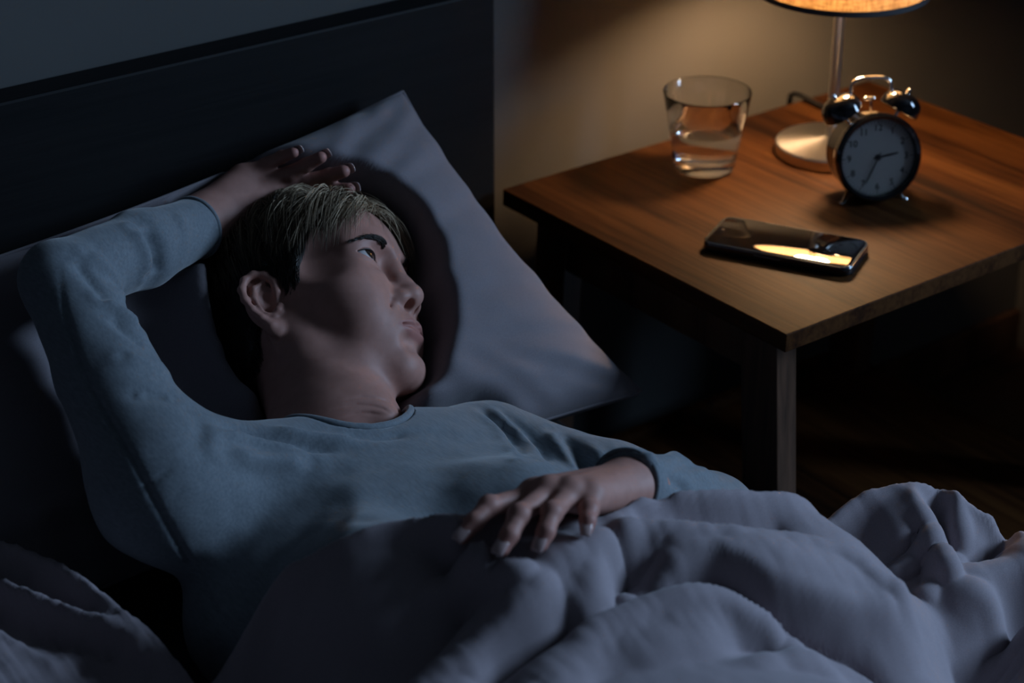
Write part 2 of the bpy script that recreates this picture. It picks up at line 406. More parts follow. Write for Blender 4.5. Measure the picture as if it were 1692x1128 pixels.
for s in (-1, 1):
    ax = Vector((s * .50, 0, .866)); rot = ax.to_track_quat('Z', 'X').to_euler()
    bc = Vector((s * .0300, .017, CZ + .0440))
    bell = obj('bell', lathe_mesh('bell', [(.0210, 0), (.0220, .001), (.0218, .0075), (.0194, .0140), (.0140, .0187), (.0064, .0207), (0, .0211)] , 'gloss_black', 48), clk, bc, rot)
    obj('bell_rim', lathe_mesh('bell_rim', [(0, .0005), (.0178, .0005), (.0185, 0), (.0190, .001), (.0180, .0015), (0, .0015)], 'gloss_black', 48), bell)
    obj('bell_post', lathe_mesh('bell_post', [(0, -.012), (.0018, -.012), (.0018, .018), (.0026, .0185), (.0028, .0235), (.0018, .026), (0, .0262)], 'chrome', 20), bell)
    lp = [(s * .026, .010, CZ - .036), (s * .0335, .006, CZ - .049), (s * .0375, .004, .0)]
    obj('foot', tube_mesh('foot', lp, [.0022, .0026, .0028], 'chrome', 12), clk)
hp = spline([(-.0235, .018, CZ + .050), (-.0225, .018, CZ + .066), (-.021, .018, CZ + .0755), (-.014, .018, CZ + .0800), (0, .018, CZ + .0812), (.014, .018, CZ + .0800), (.021, .018, CZ + .0755), (.0225, .018, CZ + .066), (.0235, .018, CZ + .050)], 48)
obj('handle', tube_mesh('handle', hp, .0019, 'chrome', 12), clk)
ham = obj('hammer', tube_mesh('hammer', [(0, .018, CZ + .040), (0, .018, CZ + .056), (-.001, .018, CZ + .060)], .0011, 'chrome', 10), clk)
obj('hammer_head', tube_mesh('hammer_head', [(-.0085, .018, CZ + .0588), (-.006, .018, CZ + .0590), (.004, .018, CZ + .0590), (.0050, .018, CZ + .0588)], [.0016, .0022, .0022, .0014], 'chrome', 14), ham)
obj('top_slot', box_mesh('top_slot', (-.009, .008, CZ + .0415), (.009, .026, CZ + .0435), 'brass_inner', .0006), clk)

# ------------------------------------------------------------------ phone
pc = [on_z(*q, TZ + .009) for q in ((1199, 356), (1159, 402), (1407, 446), (1437, 400))]
pcn = sum(pc) / 4; xa = (pc[3] + pc[2] - pc[0] - pc[1]); xa /= np.linalg.norm(xa); pang = math.atan2(xa[1], xa[0])
PL = (np.linalg.norm(pc[3] - pc[0]) + np.linalg.norm(pc[2] - pc[1])) / 2; PWd = (np.linalg.norm(pc[1] - pc[0]) + np.linalg.norm(pc[2] - pc[3])) / 2
ph = empty('smartphone', (pcn[0], pcn[1], TZ), 'black smartphone in a dark case lying face up on the bedside table', 'phone', (0, 0, pang))
def rr_mesh(name, L, W, z0, z1, r, mat, bev, seg=8):
    bm = bmesh.new(); loop = []
    for cx, cy, a0 in ((L / 2 - r, W / 2 - r, 0), (-L / 2 + r, W / 2 - r, 90), (-L / 2 + r, -W / 2 + r, 180), (L / 2 - r, -W / 2 + r, 270)):
        for k_ in range(seg + 1):
            a = math.radians(a0 + 90 * k_ / seg); loop.append((cx + r * math.cos(a), cy + r * math.sin(a)))
    lo_ = [bm.verts.new((x, y, z0)) for x, y in loop]; hi_ = [bm.verts.new((x, y, z1)) for x, y in loop]; m = len(loop)
    bm.faces.new(hi_); bm.faces.new(lo_[::-1])
    for i in range(m): bm.faces.new((lo_[i], lo_[(i + 1) % m], hi_[(i + 1) % m], hi_[i]))
    if bev:
        ed = [e for e in bm.edges if abs(e.verts[0].co.z - e.verts[1].co.z) < 1e-6]
        bmesh.ops.bevel(bm, geom=ed, offset=bev, segments=3, profile=.5, affect='EDGES')
    me = bm_mesh(name, bm, mat, True); auto_sharp(me, 50); return me
obj('case', rr_mesh('case', PL, PWd, 0, .0098, .010, 'phone_case', .003), ph)
obj('frame', rr_mesh('frame', PL - .0022, PWd - .0022, .0075, .0104, .0092, 'phone_edge', .0008), ph)
obj('screen', rr_mesh('screen', PL - .0050, PWd - .0050, .0095, .0107, .008, 'screen_glass', .0003), ph)
obj('side_button', box_mesh('side_button', (-.022, -PWd / 2 - .0006, .0050), (.006, -PWd / 2 + .002, .0066), 'phone_edge', .0004), ph)
obj('charging_port', box_mesh('charging_port', (PL / 2 - .002, -.0045, .0036), (PL / 2 + .0002, .0045, .0062), 'matt_black', .0004), ph)
obj('camera_hole', lathe_mesh('camera_hole', [(0, .0106), (.0018, .0106), (.0018, .01075), (0, .01075)], 'matt_black', 16), ph, (-PL / 2 + .010, 0, 0))
HRES, SRES = .0014, .0032

# ------------------------------------------------------------------ signed-distance modelling
def smin(a, b, k):
    h = np.maximum(k - np.abs(a - b), 0) / k
    return np.minimum(a, b) - h * h * k * .25
def smax(a, b, k): return -smin(-a, -b, k)
def cone(P, a, b, ra, rb):
    a, b = np.asarray(a, float), np.asarray(b, float); ba = b - a; pa = P - a
    t = np.clip(pa @ ba / max(ba @ ba, 1e-12), 0, 1)
    return np.linalg.norm(pa - t[:, None] * ba, axis=1) - (ra + (rb - ra) * t)
def ell(P, c, r, R=None):
    q = P - np.asarray(c, float)
    if R is not None: q = q @ R
    r = np.asarray(r, float); k0 = np.linalg.norm(q / r, axis=1); k1 = np.linalg.norm(q / (r * r), axis=1)
    return np.where(k1 > 1e-9, k0 * (k0 - 1) / np.maximum(k1, 1e-9), -r.min())
def chain(P, pts, rad, k=None):
    d = None
    for i in range(len(pts) - 1):
        e = cone(P, pts[i], pts[i + 1], rad[i], rad[i + 1])
        d = e if d is None else (np.minimum(d, e) if k is None else smin(d, e, k))
    return d

def mesh_sdf(f, lo, hi, h, B=8, proj_it=2):
    lo = np.asarray(lo, float); hi = np.asarray(hi, float)
    nb = np.maximum(np.ceil((hi - lo) / (h * B)).astype(int), 1); n = nb * B + 1
    D = np.full(n, 1.0, np.float32)
    ci = np.stack(np.meshgrid(*[np.arange(m) for m in nb], indexing='ij'), -1).reshape(-1, 3)
    cd = f(lo + (ci + .5) * B * h)
    rad = B * h * .866 * 1.5
    s = np.arange(B + 1); loc = np.stack(np.meshgrid(s, s, s, indexing='ij'), -1).reshape(-1, 3)
    inside = ci[cd < -rad]
    for c in inside: D[c[0] * B:c[0] * B + B + 1, c[1] * B:c[1] * B + B + 1, c[2] * B:c[2] * B + B + 1] = -1
    act = ci[np.abs(cd) <= rad]
    for k in range(0, len(act), 150):
        ch = act[k:k + 150]
        pts = lo + (ch[:, None, :] * B + loc[None]) * h
        v = f(pts.reshape(-1, 3)).astype(np.float32).reshape(len(ch), B + 1, B + 1, B + 1)
        for c, w in zip(ch, v): D[c[0] * B:c[0] * B + B + 1, c[1] * B:c[1] * B + B + 1, c[2] * B:c[2] * B + B + 1] = w
    D[0], D[-1] = np.maximum(D[0], 1e-4), np.maximum(D[-1], 1e-4)
    D[:, 0], D[:, -1] = np.maximum(D[:, 0], 1e-4), np.maximum(D[:, -1], 1e-4)
    D[:, :, 0], D[:, :, -1] = np.maximum(D[:, :, 0], 1e-4), np.maximum(D[:, :, -1], 1e-4)
    S = D < 0
    cs = [S[a:n[0] - 1 + a, b:n[1] - 1 + b, c:n[2] - 1 + c] for a in (0, 1) for b in (0, 1) for c in (0, 1)]
    anyi = np.logical_or.reduce(cs); alli = np.logical_and.reduce(cs)
    cells = np.argwhere(anyi & ~alli)
    idx = np.full(n - 1, -1, np.int32); idx[tuple(cells.T)] = np.arange(len(cells))
    acc = np.zeros((len(cells), 3)); cnt = np.zeros(len(cells))
    cor = [(a, b, c) for a in (0, 1) for b in (0, 1) for c in (0, 1)]
    for a in range(8):
        for b in range(a + 1, 8):
            if sum(abs(x - y) for x, y in zip(cor[a], cor[b])) != 1: continue
            va = D[tuple((cells + cor[a]).T)].astype(float); vb = D[tuple((cells + cor[b]).T)].astype(float)
            m = (va < 0) != (vb < 0); t = np.where(m, va / np.where(m, va - vb, 1), 0)
            p = np.array(cor[a]) + t[:, None] * (np.array(cor[b]) - cor[a])
            acc += np.where(m[:, None], p, 0); cnt += m
    V = lo + (cells + acc / cnt[:, None]) * h
    Q = []
    for ax in range(3):
        o1, o2 = [(1, 2), (2, 0), (0, 1)][ax]
        sl0 = [slice(None)] * 3; sl1 = [slice(None)] * 3; sl0[ax] = slice(0, -1); sl1[ax] = slice(1, None)
        a, b = S[tuple(sl0)], S[tuple(sl1)]
        e = np.argwhere(a != b)
        ok = (e[:, o1] > 0) & (e[:, o2] > 0) & (e[:, o1] < n[o1] - 1) & (e[:, o2] < n[o2] - 1); e = e[ok]
        fl = a[tuple(e.T)]
        u = np.zeros(3, int); w = np.zeros(3, int); u[o1] = 1; w[o2] = 1
        q = np.stack([idx[tuple((e - u - w).T)], idx[tuple((e - w).T)], idx[tuple(e.T)], idx[tuple((e - u).T)]], 1)
        q = np.where(fl[:, None], q, q[:, ::-1]); Q.append(q)
    Q = np.concatenate(Q); Q = Q[(Q >= 0).all(1)]
    for _ in range(proj_it):
        g, d = grad(f, V, h * .5); V = V - np.clip(d, -h, h)[:, None] * g * .9
    return V, Q
_TET = np.array([[1, -1, -1], [-1, -1, 1], [-1, 1, -1], [1, 1, 1]], float)
def grad(f, V, e):
    v = [f(V + _TET[i] * (e * .57735)) for i in range(4)]; g = sum(v[i][:, None] * _TET[i] for i in range(4)); d = sum(v) / 4
    L = np.linalg.norm(g, axis=1, keepdims=True); return g / np.maximum(L, 1e-9), d / np.maximum(L[:, 0] / (4 * e * .57735), .3)

# ------------------------------------------------------------------ head (local: x = her right, y = forward, z = up)
HT = np.array([0.8690, 1.4350, 0.5175])
HR = np.array([[-.67863, .66657, .30844], [-.23173, -.59282, .77128], [.69696, .45194, .55677]])
def to_head(P): return (P - HT) @ HR
def from_head(Q): return np.asarray(Q, float) @ HR.T + HT
EYE = (.0320, .0672, .0285); ER = .0121

def ear_dist(A):
    """right ear on mirrored coordinates; own plane: a = backwards, b = up, c = outwards"""
    o = np.array([.0685, -.004, -.002])
    ba = np.array([.50, -.86, .0]); ba /= np.linalg.norm(ba)      # backwards + outwards
    bb = np.array([.06, -.18, .98]); bb -= ba * (bb @ ba); bb /= np.linalg.norm(bb)
    bc = np.cross(bb, ba); bc = bc if bc[0] > 0 else -bc
    q = np.stack([(A - o) @ ba, (A - o) @ bb * 1.10 - .001, (A - o) @ bc], 1)
    P3 = lambda L: [np.array([a, b, c]) for a, b, c in L]
    helix = P3([(.006, .002, .001), (.001, .012, .003), (.002, .024, .004), (.009, .033, .004), (.019, .0355, .004), (.028, .030, .004), (.032, .019, .0045), (.031, .007, .005), (.026, -.006, .0045), (.019, -.017, .004), (.012, -.026, .003)])
    d = chain(q, helix, [.0022, .0030, .0034, .0036, .0036, .0036, .0036, .0034, .0032, .0034, .0045], .003)
    lobe = ell(q, (.0085, -.0265, .001), (.0085, .0095, .0042))
    d = smin(d, lobe, .005)
    plate = ell(q, (.015, .006, -.0025), (.0165, .030, .0035)); d = smin(d, plate, .004)
    anti = chain(q, P3([(.012, .026, .001), (.021, .020, .002), (.0225, .008, .003), (.018, -.006, .003), (.0125, -.013, .003)]), [.002, .0026, .003, .003, .0028], .003)
    d = smin(d, anti, .003)
    d = smax(d, -ell(q, (.0105, .001, .0035), (.0075, .0125, .0065)), .003)
    trag = chain(q, P3([(.0005, -.004, .002), (.003, -.010, .0035), (.007, -.0145, .0025)]), [.0032, .0034, .003], .003)
    return smin(d, trag, .004)

def head_dist(P):
    L = to_head(P); A = L.copy(); A[:, 0] = np.abs(A[:, 0])
    d = ell(A, (0, -.007, .050), (.0735, .0900, .077))
    d = smin(d, ell(A, (0, .030, .045), (.062, .055, .058)), .03)                 # forehead
    d = smin(d, ell(A, (0, .026, -.012), (.0600, .060, .062)), .03)               # mid face
    jaw = chain(A, [(.057, -.006, -.020), (.051, .006, -.048), (.034, .044, -.069), (.010, .070, -.080)], [.012, .0140, .0135, .0125], .012)
    d = smin(d, jaw, .022)
    d = smin(d, ell(A, (0, .035, -.060), (.040, .045, .024)), .02)                # under-jaw floor
    m = (A[:, 1] > .015) & (d < .05)
    if m.any(): d[m] = face_dist(A[m], d[m])
    m = (np.linalg.norm(A - (.082, -.018, .0), axis=1) < .062)
    if m.any(): d[m] = smin(d[m], ear_dist(A[m]), .004)
    return d
def face_dist(A, d):
    x, y, z = A.T
    d = smin(d, ell(A, (.041, .050, -.002), (.022, .024, .019)), .024)            # cheekbone
    d = smin(d, ell(A, (.030, .055, -.030), (.025, .026, .028)), .022)            # cheek
    d = smin(d, ell(A, (0, .062, -.045), (.030, .030, .030)), .020)               # muzzle
    d = smin(d, ell(A, (0, .0725, -.078), (.0185, .0160, .0150)), .014)           # chin
    d = smin(d, chain(A, [(.008, .0795, .037), (.026, .0770, .0415), (.048, .0600, .0385)], [.0085, .0088, .0085], .01), .012)   # brow
    d = smax(d, -ell(A, (.028, .0885, .0275), (.019, .0115, .0105)), .012)        # socket
    d = smax(d, -ell(A, (.0135, .0875, .020), (.006, .009, .014)), .010)          # beside the bridge
    re = np.linalg.norm(A - EYE, axis=1)
    d = smin(d, re - .0141, .005)                                                 # lids over the ball
    u = (x - EYE[0] - .001) / .0150
    zc = EYE[2] - .0002 + .0014 * u
    hh = np.maximum(1 - u * u, 0) ** .75
    slit = np.maximum(np.maximum(z - (zc + .0060 * hh), (zc - .0042 * hh) - z), np.abs(u) * .0150 - .0148)
    slit = np.maximum(slit, (EYE[1] - .001) - y)
    d = smax(d, -slit, .0010)
    cr = np.abs(re - .0150) - .0002                                               # fold of the upper lid
    crz = np.maximum(np.maximum(cr, np.abs(z - (zc + .0088 * np.maximum(1 - (u / 1.1) ** 2, 0) ** .6)) - .0005), EYE[1] - y)
    d = smax(d, -crz, .0020)
    # nose
    d = smin(d, chain(A, [(0, .0790, .030), (0, .0840, .018), (0, .0910, .004), (0, .0955, -.0065)], [.0078, .0074, .0080, .0098], .008), .010)
    d = smin(d, ell(A, (0, .0965, -.0085), (.0110, .0098, .0092)), .006)
    d = smin(d, ell(A, (.0128, .0870, -.0125), (.0078, .0105, .0082)), .006)
    d = smin(d, chain(A, [(0, .0970, -.0150), (0, .0900, -.0210)], [.0042, .0048]), .005)
    d = smax(d, -ell(A, (.0068, .0930, -.0188), (.0038, .0060, .0062)), .0025)
    # lips
    up = chain(A, [(0, .0890, -.0378), (.007, .0890, -.0372), (.016, .0845, -.0398), (.0235, .0785, -.0425)], [.0044, .0046, .0038, .0022], .004)
    dn = chain(A, [(0, .0875, -.0482), (.010, .0865, -.0478), (.0225, .0785, -.0440)], [.0052, .0048, .0022], .004)
    d = smin(d, up, .007); d = smin(d, dn, .007)
    d = smax(d, -chain(A, [(0, .0960, -.0428), (.010, .0943, -.0424), (.0190, .0880, -.0430), (.0255, .0815, -.0440)], [.0022, .0021, .0018, .0012]), .0022)
    d = smax(d, -chain(A, [(0, .0960, -.0590), (.014, .0900, -.0590)], [.0060, .0045]), .012)
    d = smax(d, -chain(A, [(0, .0975, -.0300), (0, .0960, -.0345)], [.0022, .0028]), .005)           # philtrum
    d = smax(d, -chain(A, [(.0250, .0855, -.018), (.0310, .0800, -.032), (.0335, .0755, -.045)], [.0004, .0009, .0004]), .007)  # smile line
    d = smax(d, -ell(A, (.0690, .0480, .032), (.010, .022, .020)), .02)           # temple
    return d

# ------------------------------------------------------------------ body joints (world)
J = dict(neck=np.array([.812, 1.318, .474]), chest=np.array([.757, 1.165, .440]),
         r_sh=at(272, 805, 1.615), r_el=at(100, 464, 1.690), r_wr=at(333, 372, 1.865),
         l_sh=np.array([.934, 1.262, .432]), l_el=np.array([1.026, 1.058, .436]), l_wr=at(1040, 806, 1.565))
J['r_sh'] = J['r_sh'] + 0

def hand_joints(spec): return {k: [at(*q) for q in v] for k, v in spec.items()}
LHAND = hand_joints(dict(
    index=[(880, 820, 1.500), (808, 836, 1.470), (784, 862, 1.458), (764, 886, 1.452)],
    middle=[(905, 815, 1.490), (858, 850, 1.452), (842, 884, 1.440), (829, 906, 1.436)],
    ring=[(943, 817, 1.488), (912, 846, 1.455), (902, 878, 1.443), (893, 899, 1.440)],
    pinky=[(978, 822, 1.492), (973, 842, 1.470), (971, 860, 1.460), (969, 874, 1.457)],
    thumb=[(1005, 812, 1.560), (955, 825, 1.545), (915, 838, 1.530), (885, 845, 1.520)]))
RHAND = hand_joints(dict(
    pinky=[(400, 290, 1.885), (440, 272, 1.885), (466, 259, 1.880), (485, 252, 1.872)],
    ring=[(426, 302, 1.890), (480, 287, 1.885), (507, 272, 1.878), (530, 260, 1.870)],
    middle=[(448, 318, 1.892), (508, 300, 1.890), (544, 290, 1.885), (568, 283, 1.877)],
    index=[(455, 338, 1.892), (517, 322, 1.892), (555, 314, 1.888), (577, 312, 1.881)],
    thumb=[(372, 362, 1.870), (408, 372, 1.880), (440, 374, 1.892), (462, 372, 1.905)]))
FR = dict(index=(.0086, .0077, .0070, .0058), middle=(.0088, .0079, .0071, .0060), ring=(.0085, .0076, .0068, .0057), pinky=(.0077, .0068, .0061, .0051), thumb=(.0110, .0098, .0092, .0074))
def hand_dist(P, Hj, wr, el, palm_r, kn=.004):
    d = None
    ax = wr - el; ax /= np.linalg.norm(ax)
    for n_ in ('index', 'middle', 'ring', 'pinky'):
        pts, r = Hj[n_], FR[n_]
        e = cone(P, pts[0], pts[1], r[0], r[1] * .96); e = smin(e, cone(P, pts[1], pts[2], r[1], r[2] * .96), .003); e = smin(e, cone(P, pts[2], pts[3], r[2], r[3]), .003)
        d = e if d is None else smin(d, e, .0035)
    pal = None
    for n_ in ('index', 'middle', 'ring', 'pinky'):
        w0 = wr + (Hj[n_][0] - Hj['middle'][0]) * .35
        e = cone(P, w0, Hj[n_][0], palm_r * 1.12, palm_r * .86)
        pal = e if pal is None else smin(pal, e, .014)
    d = smin(d, pal, .007)
    t = Hj['thumb']; r = FR['thumb']
    th = cone(P, t[0], t[1], r[0] * 1.15, r[1]); th = smin(th, cone(P, t[1], t[2], r[1], r[2]), .004); th = smin(th, cone(P, t[2], t[3], r[2], r[3]), .004)
    d = smin(d, th, .010)
    return smin(d, cone(P, wr, wr - ax * .10, .0225, .0255), .018)
HUP = CU * .92 - CF * .39
def lhand_dist(P):
    d = hand_dist(P, LHAND, J['l_wr'], J['l_el'], .0135)
    for n_ in ('index', 'middle', 'ring', 'pinky'):   # knuckles and tendons
        k0 = LHAND[n_][0]; d = smin(d, np.linalg.norm(P - (k0 + CU * .0025), axis=1) - .0085, .006)
        d = smin(d, cone(P, J['l_wr'] + (LHAND[n_][0] - LHAND['middle'][0]) * .3 + HUP * .0165, k0 + HUP * .0072, .0030, .0034), .009)
        k1 = LHAND[n_][1]; d = smin(d, np.linalg.norm(P - k1, axis=1) - FR[n_][1] * 1.06, .003)
    return d
def rhand_dist(P): return hand_dist(P, RHAND, J['r_wr'], J['r_el'], .0130)

def neck_dist(P):
    a = from_head((0, -.022, -.030)); b = J['neck']
    d = cone(P, a, b, .050, .056)
    d = smin(d, cone(P, from_head((0, .006, -.058)), b + np.array([.006, -.012, .008]), .029, .036), .025)
    scm = cone(P, from_head((.052, -.020, -.025)), b + np.array([.020, -.045, .030]), .013, .011)
    d = smin(d, scm, .018)
    scm2 = cone(P, from_head((-.050, -.020, -.030)), b + np.array([.028, -.022, .010]), .012, .010)
    d = smin(d, scm2, .014)
    for s in ('r_sh', 'l_sh'):      # trapezius and collar bones
        d = smin(d, cone(P, b + np.array([0, .005, -.01]), J[s] * .5 + b * .5 + np.array([0, .02, -.03]), .040, .028), .03)
    return d
CREASE = []; NCC = J['neck']
def skin_head(P):
    d = smin(head_dist(P), neck_dist(P), .018)
    m = np.linalg.norm(P - NCC, axis=1) < .10
    if m.any():
        for c in CREASE:
            d[m] = smax(d[m], -chain(P[m], c, [-.0012, .0002] + [.0010] * (len(c) - 4) + [.0002, -.0012]), .0022)
    return d

def trunk_base(P, off=0.0):
    d = ell(P, (.772, 1.160, .424), (.192 + off, .150 + off, .096 + off))
    d = smin(d, ell(P, (.752, .975, .418), (.180 + off, .20 + off, .076 + off)), .05)
    d = smin(d, ell(P, (.752, .74, .430), (.175 + off, .17 + off, .080 + off)), .05)
    d = smin(d, cone(P, J['r_sh'], J['l_sh'], .050 + off, .050 + off), .05)
    d = smin(d, cone(P, J['neck'] + np.array([-.02, -.04, -.045]), J['chest'], .035 + off, .06 + off), .05)
    d = smin(d, ell(P, (.692, 1.062, .484), (.064 + off, .082 + off, .060 + off)), .035)
    d = smin(d, ell(P, (.838, 1.092, .478), (.064 + off, .064 + off, .058 + off)), .03)
    return d
def arms_base(P, off=0.0):
    d = chain(P, [J['r_sh'], J['r_sh'] * .45 + J['r_el'] * .55, J['r_el'], J['r_el'] * .45 + J['r_wr'] * .55, J['r_wr']], [.050 + off, .038 + off, .0305 + off, .0305 + off, .025 + off], .010)
    return d
def larm_base(P, off=0.0):
    return chain(P, [J['l_sh'], J['l_sh'] * .45 + J['l_el'] * .55, J['l_el'], J['l_el'] * .5 + J['l_wr'] * .5, J['l_wr']], [.046 + off, .040 + off, .033 + off, .033 + off, .0265 + off], .012)
def body_low(P):
    """torso, upper arms and legs that stay under the clothes"""
    d = smin(trunk_base(P, -.012), arms_base(P, -.012), .03); d = smin(d, larm_base(P, -.012), .012)
    for s, kx in ((-1, .10), (1, .10)):
        hip = np.array([.752 + s * .085, .66, .440]); kn = np.array([.77 + s * .10, .24, .428]); an = np.array([.78 + s * .09, -.16, .412])
        d = smin(d, chain(P, [hip, kn, an, an + np.array([0, -.03, .08])], [.075, .052, .036, .030], .03), .04)
    return d

# ------------------------------------------------------------------ shirt
CUFF_R = J['r_wr'] * 1.0
NECKC = None
def hit(f, x, y, t0=1.2, t1=2.3):
    """first point of the surface f along the ray through photograph position x, y"""
    t = t0
    for _ in range(200):
        p = at(x, y, t); d = float(f(p[None])[0])
        if d < .0003 or t > t1: break
        t += max(d * .6, .0004)
    return at(x, y, t)
def cuff_plane(el, wr, back):
    ax = wr - el; ax = ax / np.linalg.norm(ax); return wr - ax * back, ax
CUFF = {'r': cuff_plane(J['r_el'], J['r_wr'], .010), 'l': cuff_plane(J['l_el'], J['l_wr'], -.012)}
def shirt_solid(P):
    d = smin(trunk_base(P), arms_base(P, .003), .04); return smin(d, larm_base(P, .004), .018)
NCUT = (J['neck'] + np.array([-.006, -.020, .030]), from_head((0, .0, -.06)) + np.array([.0, .03, .03]))
def shirt_dist(P):
    d = shirt_solid(P)
    nb = J['neck']
    d = smax(d, -cone(P, NCUT[0], NCUT[1], .060, .085), .004)
    for s, w in (('r', 'r_wr'), ('l', 'l_wr')):
        c, ax = CUFF[s]; loc = np.linalg.norm(P - J[w], axis=1) < .08
        d = np.where(loc, smax(d, (P - c) @ ax, .002), d)
    return d

# ------------------------------------------------------------------ skin, cloth materials for the person
def attr_skin():
    n = NT('skin'); at_ = n.node('ShaderNodeAttribute', attribute_name='tint'); f = n.noise(90, 4); g = n.noise(700, 3)
    base = n.ramp(f, [(.3, (.38, .190, .150)), (.7, (.44, .225, .180))])
    mx = n.node('ShaderNodeMix', data_type='RGBA'); n.link(at_.outputs['Fac'], mx.inputs[0]); n.link(base, mx.inputs[6]); mx.inputs[7].default_value = (.30, .085, .080, 1)
    n.link(mx.outputs[2], n.b.inputs['Base Color'])
    n.set(Roughness=.55, Specular_IOR_Level=.35, Subsurface_Weight=.12, Subsurface_Radius=(.012, .005, .003), Subsurface_Scale=.35)
    n.bump(g, .12, .0004); return n.m
attr_skin()
simple('nail', (.52, .36, .34), .22, Coat_Weight=.5)
n = NT('eye'); at_ = n.node('ShaderNodeAttribute', attribute_name='iris')
n.link(n.ramp(at_.outputs['Fac'], [(0, (.55, .52, .52)), (.42, (.60, .56, .55)), (.46, (.022, .015, .011)), (.75, (.035, .022, .015)), (.80, (.003, .003, .003))]), n.b.inputs['Base Color']); n.set(Roughness=.12, Coat_Weight=1.0, Coat_Roughness=.03)
n = NT('hair'); at_ = n.node('ShaderNodeAttribute', attribute_name='tone')
n.link(n.ramp(at_.outputs['Fac'], [(0, (.008, .006, .004)), (.35, (.05, .034, .022)), (.65, (.27, .19, .115)), (1, (.68, .52, .35))]), n.b.inputs['Base Color']); n.set(Roughness=.48)
fabric('shirt_cloth', (.125, .145, .165), (.185, .208, .230), 420, .92, (1, .25, 1), .25)

def add_attr(me, name, vals):
    a = me.attributes.new(name, 'FLOAT', 'POINT'); a.data.foreach_set('value', np.asarray(vals, np.float32))

# ------------------------------------------------------------------ person
PB = np.array([.76, .75, ZM])
person = empty('person', PB, 'person lying in bed in a blue grey long sleeved top, arm overhead, looking aside', 'person')
def pchild(name, me, parent=None, label=None):
    o = obj(name, me, parent or person)
    if (parent or person) is person: o.location = -Vector(PB)
    if label: o['label'] = label
    return o

def join(parts):
    V, Q, k = [], [], 0
    for v, q in parts: V.append(v); Q.append(q + k); k += len(v)
    return np.concatenate(V), np.concatenate(Q)

def _sk(P): return smin(head_dist(P), neck_dist(P), .018)
CREASE = [[hit(_sk, *p) for p in spline(np.array(c, float), 7)] for c in ([(560, 662), (600, 655), (640, 662), (655, 676)], [(545, 676), (590, 668), (632, 674), (650, 686)], [(560, 690), (600, 682), (640, 686)])]
NCC = hit(_sk, 600, 672)
parts = []
lo_, hi_ = HT - .175, HT + .175
lo_ = np.minimum(lo_, J['neck'] - .09); lo_[0] = min(lo_[0], .70)
vh, qh = mesh_sdf(skin_head, lo_, hi_, HRES)
parts.append((vh, qh))
for fd, Hj, wr in ((lhand_dist, LHAND, J['l_wr']), (rhand_dist, RHAND, J['r_wr'])):
    pts = np.array([p for v in Hj.values() for p in v] + [wr])
    parts.append(mesh_sdf(fd, pts.min(0) - .045, pts.max(0) + .045, HRES))
parts.append(mesh_sdf(body_low, (.5, -.24, .34), (1.14, 1.60, .74), .006))
V, Q = join(parts)
me = raw_mesh('body', V, Q, 'skin')
Lh = to_head(V); ax_ = np.abs(Lh[:, 0]); tint = np.zeros(len(V))
upz = np.interp(ax_, [0, .006, .016, .025], [-.0355, -.0335, -.0375, -.0425]); dnz = np.interp(ax_, [0, .012, .024], [-.0535, -.0525, -.0455])
lipm = (Lh[:, 1] > .070) & (ax_ < .026)
dz = np.minimum(upz - Lh[:, 2], Lh[:, 2] - dnz)
tint = np.where(lipm, np.clip(dz / .0018 + .5, 0, 1) * .45, 0)
# warmer finger tips and palm
for Hj in (LHAND, RHAND):
    for n_ in ('index', 'middle', 'ring', 'pinky', 'thumb'):
        tint = np.maximum(tint, .42 * np.clip(1 - np.linalg.norm(V - Hj[n_][3], axis=1) / .022, 0, 1))
        tint = np.maximum(tint, .22 * np.clip(1 - np.linalg.norm(V - Hj[n_][1], axis=1) / .014, 0, 1))
add_attr(me, 'tint', tint)
pchild('body', me)

# eyes
for s in (1, -1):
    u_, v_ = np.meshgrid(np.linspace(0, 2 * np.pi, 33)[:-1], np.linspace(0, np.pi, 25)); 
    S_ = np.stack([np.sin(v_) * np.cos(u_), np.cos(v_), np.sin(v_) * np.sin(u_)], -1).reshape(-1, 3)
    gaze = np.array([.06 * s, .95, .30]); gaze /= np.linalg.norm(gaze)
    ca = S_ @ gaze; rr = ER + np.where(ca > .88, (ca - .88) * .006, 0)
    c = np.array(EYE) * (s, 1, 1)
    Ve = from_head(c + S_ * rr[:, None]); Qe = [(i * 32 + k, i * 32 + (k + 1) % 32, (i + 1) * 32 + (k + 1) % 32, (i + 1) * 32 + k) for i in range(24) for k in range(32)]
    me = raw_mesh('eyeball', Ve, Qe, 'eye'); ang = np.arccos(np.clip(ca, -1, 1))
    add_attr(me, 'iris', np.clip(1 - ang / .95, 0, 1))
    pchild('eyeball', me)

